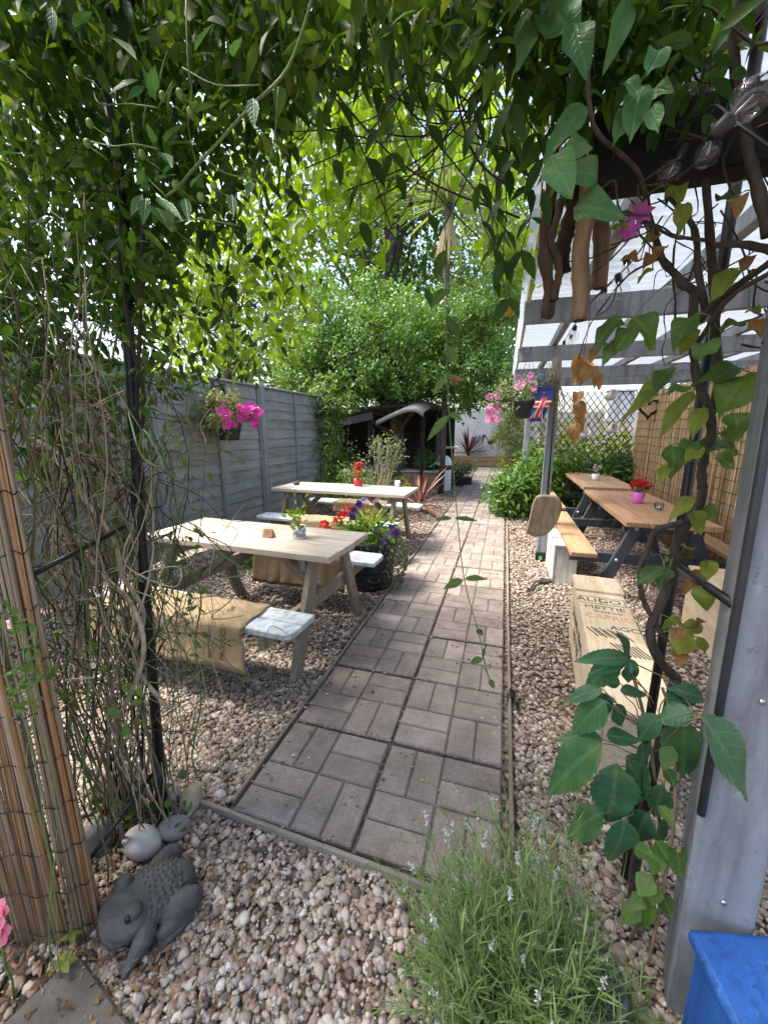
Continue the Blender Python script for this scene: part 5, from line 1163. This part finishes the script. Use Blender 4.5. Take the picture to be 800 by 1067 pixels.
q = MB(); q.tube([(p.x-.05, p.y, p.z+.075), (p.x-.085, p.y, p.z+.06), (p.x-.085, p.y, p.z+.03), (p.x-.05, p.y, p.z+.02)], .007, 6); q.build('handle', M_WCER, t)
sprig(t, (p.x, p.y, p.z+.08), .12, 16, .04, .6, G_MID, .025); lb = LB(); cluster(lb, [p+Vector((-.01, 0, .2)), p+Vector((.03, 0, .19)), p+Vector((0, 0, .16))], .04, 24); lb.build('white_flowers', P_WHITE, t)
# black planter between the left tables
p = Vector((-1.20, 3.44, 0)); t = thing('barrel_planter', 'black woven barrel planter with purple and red flowers between the left tables', 'planter', p)
q = MB(); prof = [(.20, 0), (.215, .02)]+[(.215+.075*u**.8+.006*(i % 2), .02+.44*u) for i, u in enumerate([k/16 for k in range(17)])]+[(.305, .465), (.305, .49), (.27, .49), (.26, .42), (.001, .42)]
q.lathe(prof, p, 40, smooth=False); q.build('tub', simple('planter_black', (.018, .018, .021), .42, 0, .3, 20, .3), t)
lb = LB(); crown(lb, [((p.x, p.y, .55), (.30, .28, .13)), ((p.x-.22, p.y-.02, .52), (.2, .2, .1))], 60, 15, .045, .055, .5, 'ovate', .2); lb.build('foliage', G_LAUREL, t)
lb = LB(); n = 46; az = rng.uniform(0, 6.28, n); el = rng.uniform(.3, 1.4, n); lb.leaves(np.broadcast_to(np.array((p.x+.02, p.y, .55)), (n, 3)), np.stack([np.cos(az)*np.cos(el), np.sin(az)*np.cos(el), np.sin(el)], 1), np.array((0, 0, 1.))+rng.normal(0, .2, (n, 3)), rng.uniform(.24, .36, n), .085, 'blade', .3, .5*np.cos(el)); lb.build('strap_leaves', G_YEL, t)
lb = LB(); n = 520; a = rng.normal(-.2, .5, n); u = rng.uniform(0, 1, n)**1.2; P = np.stack([p.x+(.31+.06*np.sin(u*3))*np.cos(a), p.y+(.31+.05*np.sin(u*3))*np.sin(a), .50-u*.46], 1); hang(lb, P, .014, .03, 'round', .7, .6); lb.build('trailing_foliage', G_SAGE, t)
for v in [p+Vector((a, b, c)) for a, b, c in ((.24, -.14, .56), (.27, -.1, .62), (.21, -.17, .50), (.28, -.08, .54), (.12, -.2, .62), (-.10, .02, .80), (-.06, .05, .83), (-.14, .0, .74), (.05, .08, .82), (.3, -.1, .58), (-.12, -.1, .70))]: lb = LB(); blooms(lb, [v], .042, n=4); lb.build('purple_flower', P_PUR, t)
lb = LB(); cluster(lb, [p+Vector((a, b, c)) for a, b, c in ((-.22, -.12, .70), (-.27, -.1, .66), (-.38, -.16, .62), (-.42, -.1, .60), (-.33, -.14, .56), (-.2, -.05, .75))], .05, 26); lb.build('red_flowers', P_RED, t)
# hanging basket on the fence
p = Vector((-3.36, 4.30, 1.38)); t = thing('hanging_basket', 'green hanging basket with bright pink petunias on the left fence', 'hanging basket', p, 0, 'hanging baskets')
q = MB(); q.lathe([(.001, -.02), (.12, -.02), (.165, .17), (.175, .17), (.175, .19), (.15, .19), (.14, .15), (.001, .15)], p, 22); q.build('bowl', simple('basket_green', (.035, .055, .045), .5), t)
lb = LB(); crown(lb, [((p.x, p.y-.05, p.z+.30), (.24, .36, .17)), ((p.x+.02, p.y-.22, p.z+.22), (.18, .24, .16)), ((p.x, p.y-.1, p.z+.48), (.12, .3, .12))], 120, 15, .05, .05, .5, 'ovate', .15); lb.build('foliage', leafmat('petunia_leaf', [(.12, .17, .05), (.18, .22, .08), (.20, .17, .08)], .4, .5), t)
C = [Vector((p.x+.22+random.uniform(-.06, .06), p.y+random.uniform(-.36, .34), p.z+random.uniform(.16, .42))) for _ in range(34)]
for c in C: lb = LB(); blooms(lb, [c], .060, (.8, -.7, .3)); lb.build('pink_flower', P_PINK, t); q = MB(); q.bar((FX+.03, p.y, p.z+.62), (p.x, p.y, p.z+.66), .02, .02)
for a in (0, 2.1, 4.2): q.tube([(p.x+.17*math.cos(a), p.y+.17*math.sin(a), p.z+.19), (p.x, p.y, p.z+.65)], .003, 4)
q.build('hanger', M_MET, t)
# hanging basket on the pergola with the flag
p = Vector((.175, 4.52, 1.615)); t = thing('hanging_basket', 'black hanging basket with pale pink trailing flowers on the pergola corner', 'hanging basket', p, 0, 'hanging baskets')
q = MB(); q.lathe([(.001, -.005), (.085, -.005), (.125, .15), (.135, .15), (.135, .175), (.115, .175), (.11, .13), (.001, .13)], p, 22); q.build('bowl', simple('basket_slate', (.025, .035, .045), .45), t)
lb = LB(); crown(lb, [((p.x-.02, p.y, p.z+.26), (.24, .2, .13)), ((p.x+.12, p.y, p.z+.33), (.14, .14, .10)), ((p.x-.2, p.y, p.z+.22), (.12, .12, .16))], 110, 15, .04, .042, .45, 'lance', .15); lb.build('foliage', G_SAGE, t)
C = [Vector((p.x-.30+random.uniform(-.07, .07), p.y-.06+random.uniform(-.08, .08), p.z+random.uniform(-.02, .24))) for _ in range(20)]+[Vector((p.x+random.uniform(-.1, .1), p.y-.16, p.z+random.uniform(.25, .42))) for _ in range(6)]
for c in C: lb = LB(); blooms(lb, [c], .038, (-.1, -.9, .1)); lb.build('pink_flower', P_LPINK, t)
lb = LB(); blooms(lb, [Vector((p.x+.13+random.uniform(-.07, .07), p.y-.1, p.z+random.uniform(.28, .42))) for _ in range(9)], .026, (0, -.9, .3)); lb.build('blue_flowers', petal_mat('petal_blue', (.25, .36, .62), (.35, .45, .7)), t)
q = MB()
for a in (.5, 2.6, 4.7): q.tube([(p.x+.13*math.cos(a), p.y+.13*math.sin(a), p.z+.175), (p.x+.02, p.y, 2.33)], .0025, 4)
q.build('hanger', M_MET, t)
fl = thing('flag', 'small union flag hanging beside the black hanging basket', 'flag', (p.x+.11, p.y-.17, p.z), R(0))
fw, fh = .20, .11
def fpt(u, v, dz=0): # flag hung on its side, waving
    return Vector((p.x+.145+(v-.5)*fh*1.35+.018*math.sin(u*5)-(.05*(u-.5)), p.y-.17+.012*math.sin(u*6+v*2)-dz, p.z+.30-u*.34))
def fpatch(q, poly, dz):
    for (a, b, c, d) in poly:
        n = 8
        for k in range(n):
            u0, u1 = k/n, (k+1)/n
            def L_(P0, P1, u): return (P0[0]+(P1[0]-P0[0])*u, P0[1]+(P1[1]-P0[1])*u)
            P = [L_(a, b, u0), L_(a, b, u1), L_(d, c, u1), L_(d, c, u0)]
            q.add([fpt(*pp_, dz) for pp_ in P], [(0, 1, 2, 3)])
q = MB(); fpatch(q, [((0, 0), (1, 0), (1, 1), (0, 1))], 0); o = q.build('cloth', simple('flag_blue', (.03, .05, .22), .8, 0, .1, 5, 0), fl); sm_ = o.modifiers.new('t', 'SOLIDIFY'); sm_.thickness = .001; sm_.offset = 1
q = MB(); fpatch(q, [((0, 0), (1, .86), (1, 1), (0, .14)), ((0, .86), (1, 0), (1, .14), (0, 1)), ((0, .34), (1, .34), (1, .66), (0, .66)), ((.41, 0), (.59, 0), (.59, 1), (.41, 1))], .0016); q.build('white_crosses', simple('flag_white', (.75, .75, .75), .8, 0, .05, 5, 0), fl)
q = MB(); fpatch(q, [((0, .41), (1, .41), (1, .59), (0, .59)), ((.45, 0), (.55, 0), (.55, 1), (.45, 1)), ((0, .03), (.5, .47), (.5, .53), (0, .09)), ((1, .91), (.5, .47), (.5, .53), (1, .97)), ((0, .91), (.5, .47), (.5, .53), (0, .97)), ((1, .03), (.5, .47), (.5, .53), (1, .09))], .0032); q.build('red_crosses', simple('flag_red', (.55, .03, .05), .8, 0, .1, 5, 0), fl)
# dried grass bundle, wooden slice on the post
q = MB(); c = Vector((.44, 4.60, 2.0))
for k in range(46): q.tube(wob(c+Vector((random.gauss(0, .03), random.gauss(-.03, .015), random.uniform(.05, .22))), c+Vector((random.gauss(.02, .075), random.gauss(-.05, .03), -random.uniform(.15, .38))), 4, .02), .003, 4)
tag(q.build('dried_grass', M_TWIG[1], base=c), 'bundle of dried straw grass tied on the pergola post', 'dried grass')
c = at(566, 536, 4.2); t = thing('wooden_slice', 'rough wooden heart half hanging on a cord from the pergola post', 'wooden heart', c)
out = [(-.155, -.20), (-.06, -.235), (.05, -.20), (.125, -.09), (.16, .04), (.155, .14), (.10, .195), (.0, .20), (-.075, .185), (-.11, .10), (-.13, -.05)]
q = MB(); m = [Vector((x, 0, z)) for x, z in out]; cl = smooth_path(m+[m[0]], 5)[:-1]; n = len(cl)
q.add([c+v*.93+Vector((0, -.019, 0)) for v in cl]+[c+v+Vector((0, -.010, 0)) for v in cl]+[c+v+Vector((0, .016, 0)) for v in cl], [list(range(n)), list(range(2*n, 3*n))[::-1]]+[(j*n+i, (j+1)*n+i, (j+1)*n+(i+1) % n, j*n+(i+1) % n) for j in (0, 1) for i in range(n)])
q.build('slice', wood('slice_wood', (.11, .085, .055), (.30, .235, .16), (12, 12, 3), .85), t)
q = MB(); q.tube([c+Vector((.03, 0, .18)), (PXR-.0, 4.60, 2.2)], .004, 5); q.build('cord', M_BLK, t)
# bamboo and driftwood wind chime
c0 = at(600, 60, 1.12); t = thing('wind_chime', 'wind chime of hanging driftwood and bamboo pieces at the top right', 'wind chime', c0)
M_DRIFT = wood('driftwood', (.035, .02, .012), (.13, .08, .048), (16, 16, 3), .85); M_CANE = wood('chime_bamboo', (.15, .09, .042), (.32, .21, .11), (14, 14, 2), .5)
for (a, b, x, y, wd, m, Y) in ((577, 150, 569, 330, 13, 0, 1.10), (593, 160, 587, 284, 17, 0, 1.15), (583, 210, 577, 312, 9, 0, 1.08), (613, 175, 603, 334, 17, 1, 1.08), (632, 100, 624, 300, 16, 1, 1.16)):
    p0, p1 = at(a, b, Y), at(x, y, Y); r = wd*.5*Y/FPX*.80; q = MB(); pts = wob(p0, p1, 8, .004 if m else .010, int(a))
    rr = random.Random(int(a)); rs = [r*(rr.uniform(.72, 1.12) if m == 0 else 1+(.10 if i in (3, 6) else 0)) for i in range(9)]
    pts = smooth_path(pts, 3); rs = [rs[min(8, i//3)]*rr.uniform(.9, 1.08) for i in range(len(pts))] if m == 0 else [r*(1.12 if i in (8, 17) else 1) for i in range(len(pts))]
    q.tube(pts, rs, 13)
    q.rough(r*(.16 if m == 0 else .03), int(a))
    if m: q.tube([pts[-1]+Vector((0, 0, .002)), pts[-1]-Vector((0, 0, .0015))], [r*.7, r*.7], 10, 1)
    q.build('bamboo_tube' if m else 'driftwood_piece', [M_CANE, M_BARKD] if m else [M_DRIFT, M_BARKD], t)
    q = MB(); q.tube([p0, (c0.x+(p0.x-c0.x)*.6, p0.y, 2.42)], .0013, 4); q.build('cord', M_BLK, t)
q = MB(); q.tube([(c0.x-.09, 1.12, 2.42), (c0.x+.10, 1.12, 2.42)], .011, 8); q.build('hanging_bar', M_DRIFT, t)
for (x, y0, y1) in ((586, 285, 430), (613, 300, 380)):
    pass
# string lights
s = NT('bulb_glass'); s.b.inputs['Base Color'].default_value = (.9, .9, .9, 1); s.rough(.04); s.b.inputs['Metallic'].default_value = 0
tp = s.new('ShaderNodeBsdfTransparent'); tp.inputs['Color'].default_value = (.93, .94, .94, 1); gl = s.new('ShaderNodeBsdfGlossy'); gl.inputs['Roughness'].default_value = .05
lw = s.new('ShaderNodeLayerWeight'); lw.inputs['Blend'].default_value = .45; rp = s.ramp(lw.outputs['Facing'], [(.0, (.04, .04, .04)), (.6, (.10, .10, .10)), (1, (.6, .6, .6))])
mx = s.new('ShaderNodeMixShader'); s.link(rp, mx.inputs[0]); s.link(tp.outputs[0], mx.inputs[1]); s.link(gl.outputs[0], mx.inputs[2]); s.link(mx.outputs[0], s.out.inputs['Surface']); M_GLASS = s.m
def lights(label, pts, bulbs, base):
    t = thing('string_lights', label, 'string lights', base, 0, 'string lights'); q = MB(); q.tube(smooth_path(pts, 5), .0028, 5); q.build('cable', M_BLK, t)
    for c, r, d in bulbs:
        d = Vector(d).normalized(); b = thing('bulb', None, None, c); b.parent = t; b.location = Vector(c)-wloc(t)
        rm = d.to_track_quat('Z', 'Y').to_matrix()
        q = MB(); q.lathe([(.001, 1.0), (.35, .95), (.7, .72), (.95, .3), (1.0, -.05), (.9, -.45), (.62, -.85), (.42, -1.2)], (0, 0, 0), 16, ax=rm)
        q.v = [tuple(Vector(v)*r) for v in q.v]; q.build('glass', M_GLASS, b, world=False)
        q = MB(); q.lathe([(.40, -1.1), (.44, -1.2), (.44, -2.0), (.2, -2.2)], (0, 0, 0), 12, ax=rm); q.v = [tuple(Vector(v)*r) for v in q.v]; q.build('socket', M_BLK, b, world=False)
        q = MB(); q.tube([rm @ Vector((.1, 0, -1.1)), rm @ Vector((.22, 0, .1)), rm @ Vector((-.2, 0, .1)), rm @ Vector((-.1, 0, -1.1))], .05, 5); q.v = [tuple(Vector(v)*r) for v in q.v]; q.build('filament', M_BOLT, b, world=False)
def atl(*l): return [at(*a) for a in l]
lights('string of clear round bulbs looping under the near edge of the pergola roof', atl((690, 225, 1.6), (660, 270, 1.8), (640, 290, 2.0), (618, 312, 2.0), (604, 330, 2.3), (590, 352, 3.0), (583, 366, 3.8)),
       [(at(629, 314, 2.0), .030, (.1, 0, -1)), (at(647, 303, 1.95), .032, (.3, 0, -1)), (at(598, 350, 2.6), .026, (0, 0, -1)), (at(587, 363, 3.4), .026, (0, 0, -1)), (at(655, 284, 1.9), .03, (.3, 0, -1)), (at(594, 357, 3.0), .024, (0, 0, -1))], at(690, 225, 1.6))
lights('clear bulbs hanging among the dark stems at the top right corner', atl((812, 160, .80), (770, 130, .84), (745, 110, .90), (730, 120, .95), (700, 130, 1.0)), [(at(781, 103, .8), .026, (.75, 0, .75)), (at(737, 160, .95), .021, (-.1, 0, -1)), (at(697, 180, 1.0), .022, (-.5, 0, -1))], at(812, 160, .8))
lights('single clear bulb hanging in the dark vine at the left', atl((30, 300, 1.1), (86, 322, 1.1), (130, 290, 1.15)), [(at(86, 343, 1.1), .026, (.1, -.1, -1))], at(30, 300, 1.1))
lights('pale bulbs strung along the fence corner under the laurel', [(-3.5, 7.0, 2.05), (-3.0, 7.9, 1.98), (-2.4, 8.8, 2.06)], [(Vector((-3.3, 7.35, 1.97)), .035, (0, 0, -1)), (Vector((-2.85, 8.1, 1.93)), .035, (0, 0, -1))], (-3.5, 7, 2.05))
# enamel cups, wicker heart and lantern on the trellis
for (x, y, lab, rot) in ((609, 452, 'white cup hung on the trellis, lowest on the left side', 0), (637, 447, 'white cup hung tilted at the middle of the trellis', .7), (637, 412, 'white cup hung near the top of the trellis', .5)):
    p = at(x, y, 7.45); q = MB(); ax = Matrix.Rotation(rot+.25, 3, 'Y') @ Matrix.Rotation(.9, 3, 'X'); q.lathe([(.001, -.07), (.06, -.07), (.075, .07), (.068, .07), (.055, -.05), (.001, -.05)], p, 18, ax=ax); tag(q.build('hanging_cup', M_WCER, base=p), lab, 'cup', 'white cups on the trellis')
p = at(645, 424, 8.6); q = MB(); q.box(p, (.42, .2, .55)); q.box(p+Vector((0, 0, .3)), (.5, .26, .05)); tag(q.build('meter_box', paint('box_pale', (.62, .66, .70), .5), base=p-Vector((0, 0, .28)), bevel=.01), 'pale grey box seen through the trellis near the bamboo screen', 'box')
p = at(676, 425, 6.6); q = MB()
for k in range(26):
    pts = []
    for j in range(25):
        a = j/24*6.283; x_ = 16*math.sin(a)**3; z_ = 13*math.cos(a)-5*math.cos(2*a)-2*math.cos(3*a)-math.cos(4*a); sc_ = .0085*(1+.09*math.sin(j*1.3+k)+random.uniform(-.12, .12))
        pts.append(p+Vector((x_*sc_, random.uniform(-.03, .03), z_*sc_)))
    q.tube(pts, .004, 4)
tag(q.build('wicker_heart', M_TWIG[2], base=p), 'dark wicker twig heart hanging against the bamboo screen', 'wicker heart')
# ---------------------------------------------------------------- shelter and things at the far end
M_SHED = simple('shed_dark', (.020, .017, .014), .85, 0, .4, 5, .2); M_CANV = simple('canvas', (.16, .16, .145), .8, 0, .15, 4, .1)
t = thing('garden_shelter', 'dark open fronted garden shelter with a pale canvas awning', 'shelter', (-3.1, 10.2, 0))
q = MB(); q.box((-3.3, 11.6, 1.05), (3.8, .06, 2.1)); q.build('back_wall', M_SHED, t); q = MB(); q.box((-4.9, 10.6, 1.0), (.06, 2.0, 2.0)); q.build('side_wall', M_SHED, t); q = MB(); q.box((-1.75, 11.0, .9), (.06, 1.15, 1.8)); q.build('side_wall', M_SHED, t)
for x in (-4.6, -3.05, -1.8):
    q = MB(); q.box((x, 8.95, .95), (.08, .08, 1.9)); q.build('post', M_SHED, t)
q = MB(); q.bar((-5.0, 10.2, 1.88), (-1.6, 10.2, 2.05), 2.9, .05); q.build('roof', simple('roof_felt', (.05, .055, .06), .9), t)
q = MB(); q.bar((-4.2, 8.7, 1.55), (-2.9, 8.7, 1.80), .04, .16); q.build('roof_edge', paint('edge_slate', (.07, .08, .09), .6), t)
a0 = [at(392, 439, 8.05), at(408, 431, 8.0), at(423, 425, 7.95), at(434, 425, 7.95), at(441, 430, 8.0)]; q = MB(); V = []
pth = smooth_path(a0, 5)
for i, c in enumerate(pth): V += [c, c+Vector((0, -.02, -.09-.03*math.sin(i*1.2)*0)), c+Vector((.05, .85, .16)), ]
n = len(pth); q.add(V, [(3*i, 3*i+3, 3*i+4, 3*i+1) for i in range(n-1)]+[(3*i, 3*i+2, 3*i+5, 3*i+3) for i in range(n-1)], 0, True); o = q.build('awning', M_CANV, t); m = o.modifiers.new('t', 'SOLIDIFY'); m.thickness = .012
q = MB(); q.tube(wob((-2.9, 9.45, 0), (-3.25, 9.75, 1.55), 4, .01), .016, 7); tag(q.build('leaning_pole', wood('pole_wood', (.12, .10, .08), (.25, .2, .15), (12, 12, 2)), base=(-2.9, 9.45, 0)), 'grey pole leaning inside the dark shelter', 'pole')
p = Vector((-2.95, 8.5, 0)); q = MB(); q.lathe([(.001, .30), (.2, .33), (.30, .45), (.32, .56), (.28, .68), (.15, .76), (.001, .78)], p, 22); t = thing('kettle_barbecue', 'black kettle barbecue standing in front of the dark shelter', 'barbecue', p); q.build('bowl', simple('enamel_black', (.02, .022, .026), .3), t)
for a in (.4, 2.5, 4.6):
    q = MB(); q.tube([p+Vector((.18*math.cos(a), .18*math.sin(a), .36)), p+Vector((.33*math.cos(a), .33*math.sin(a), 0))], .013, 7); q.build('leg', paint('leg_grey', (.22, .25, .27), .4), t)
p = atz(436, 514, 0); q = MB(); c = Vector((-1.95, 9.5, 0)); t = thing('planter_box', 'low timber planter box with a grey top beside the white bin', 'planter', c)
q = MB(); q.box(c+Vector((0, 0, .24)), (.78, .5, .48)); q.build('box', M_TIMB, t, bevel=.01); q = MB(); q.box(c+Vector((0, 0, .5)), (.86, .58, .035)); q.build('top', paint('top_grey', (.40, .40, .38), .7), t, bevel=.006)
lb = LB(); crown(lb, [((c.x+.1, c.y+.1, .75), (.25, .2, .25))], 34, 14, .07, .11, .35, 'lance', .2); o = thing('potted_fern', 'dark leafy plant standing on the timber planter box', 'plant', (c.x+.1, c.y+.1, .52)); lb.build('foliage', G_MID, o)
q = MB(); q.lathe([(.08, .518), (.11, .66), (.10, .66), (.001, .62)], (c.x+.1, c.y+.1, 0), 14); q.build('pot', M_SLATE, o)
c = Vector((-1.42, 9.72, 0)); t = thing('litter_bin', 'white cylindrical litter bin with a black band and domed hood', 'bin', c)
M_BIN = simple('bin_white', (.66, .67, .67), .4, 0, .08, 4, 0)
q = MB(); q.lathe([(.001, .005), (.185, .005), (.195, .03), (.2, .50), (.2, .53)], c, 26); q.build('body', M_BIN, t)
q = MB(); q.lathe([(.203, .53), (.206, .54), (.206, .63), (.203, .64)], c, 26); q.build('band', M_BLK, t)
q = MB(); q.lathe([(.204, .64), (.2, .72), (.17, .80), (.10, .855), (.001, .875)], c, 26); q.bar(c+Vector((-.34, -.05, .58)), c+Vector((-.12, -.02, .74)), .26, .035); q.build('hood', M_BIN, t)
c = at(466, 468, 11.6); c = Vector((c.x, 11.6, 0)); t = thing('bistro_table', 'small white pedestal table near the far raised bed', 'table', c); q = MB(); zt = at(466, 466, 11.6).z
q.box(c+Vector((0, 0, zt)), (.62, .5, .045)); q.build('top', M_WCER, t, bevel=.006); q = MB(); q.tube([c, c+Vector((0, 0, zt-.02))], .03, 10); q.lathe([(.2, 0), (.19, .02), (.03, .05)], c, 18); q.build('pedestal', M_BLK, t)
# rooster figure on the bed, lantern, small pots
c = at(512, 460, 16.5); t = thing('rooster_ornament', 'dark metal rooster ornament standing in the raised bed', 'ornament', c-Vector((0, 0, .2)))
q = MB(); q.ball(c, (.17, .07, .11), 14, rot=(0, R(-20), 0)); q.tube([c+Vector((.12, 0, .05)), c+Vector((.19, 0, .19)), c+Vector((.2, 0, .26))], [.06, .04, .035], 9); q.ball(c+Vector((.21, 0, .28)), (.05, .035, .045), 10)
for k in range(5): q.tube(smooth_path([c+Vector((-.12, 0, .03)), c+Vector((-.24-.02*k, 0, .2+.02*k)), c+Vector((-.34, 0, .12-.05*k))], 4), .018, 6)
for sx in (-.02, .05): q.tube([c+Vector((sx, 0, -.08)), c+Vector((sx, 0, -.3))], .012, 6)
q.tube([c+Vector((.25, 0, .28)), c+Vector((.30, 0, .265))], [.018, .003], 6); q.build('figure', M_MET, t); q = MB()
for k in range(3): q.ball(c+Vector((.18+.03*k, 0, .335)), (.02, .01, .028), 8)
q.build('comb', simple('comb_red', (.25, .03, .03), .6), t)
c = at(535, 487, 15.5); c.z = 0; t = thing('garden_lantern', 'small pale blue grey lantern by the end of the path', 'lantern', c); q = MB(); q.box(c+Vector((0, 0, .17)), (.24, .24, .34)); q.build('body', paint('lantern_blue', (.40, .46, .52), .5), t, bevel=.01); q = MB(); q.lathe([(.2, .34), (.19, .36), (.05, .52), (.001, .54)], c, 4); q.build('roof', paint('lantern_roof', (.42, .46, .50), .5), t)
# rim pot behind the tangle, membrane scraps, dark bucket, pink bloom at the edge
p = at(52, 655, 2.3); p = Vector((p.x, 2.3, 0)); t = pot(p, .2, .40, M_SLATE, 'rimmed_pot', 'white rimmed pot behind the tangled stems by the fence', 'plant pot'); q = MB(); q.lathe([(.21, .36), (.225, .37), (.225, .41), (.2, .41), (.19, .39)], p, 24); q.build('rim', M_WCER, t); sprig(t, (p.x, p.y, .36), .3, 60, .06, .35, G_MID, .09, 'lance')
M_MEMB = simple('membrane', (.022, .022, .024), .85, 0, .4, 30, .4)
for (pts, lab) in ((((548, 618), (560, 606), (575, 604), (590, 600), (597, 606)), 'scrap of black weed membrane poking from the gravel by the crate bench'), (((528, 728), (533, 722), (537, 731), (541, 740)), 'small torn black membrane scrap at the right path edging')):
    q = MB(); pp = smooth_path([atz(x, y, .035) for x, y in pts], 5); V = []
    for i, c in enumerate(pp): w_ = .035*(.4+abs(math.sin(i*1.7))); V += [c+Vector((0, w_, .012*math.sin(i*2))), c-Vector((0, w_, -.012*math.cos(i*1.3)))]
    q.add(V, [(2*i, 2*i+2, 2*i+3, 2*i+1) for i in range(len(pp)-1)]); o = q.build('membrane_scrap', M_MEMB, base=pp[0]); m = o.modifiers.new('t', 'SOLIDIFY'); m.thickness = .003; tag(o, lab, 'membrane scrap')
p = atz(612, 1062, 0); q = MB(); q.lathe([(.05, 0), (.06, .01), (.075, .12), (.08, .12), (.08, .135), (.068, .135), (.065, .1), (.001, .1)], p, 24); tag(q.build('nursery_pot', M_SLATE, base=p), 'dark plastic nursery pot tucked under the near lavender', 'plant pot')
c = at(-2, 962, .44); t = thing('pink_bloom', 'pink bloom peeking in at the lower left edge', 'flower', (c.x, c.y, 0)); lb = LB(); blooms(lb, [c, c+Vector((.012, -.01, -.012)), c+Vector((-.012, 0, .015))], .034, (.3, -.6, .6), 6); lb.build('petals', petal_mat('petal_rose', (.70, .16, .26), (.8, .32, .38)), t)
q = MB(); q.tube(wob((c.x-.02, c.y, 0), c, 4, .006), .003, 5); q.build('stem', M_TWIG[3], t)
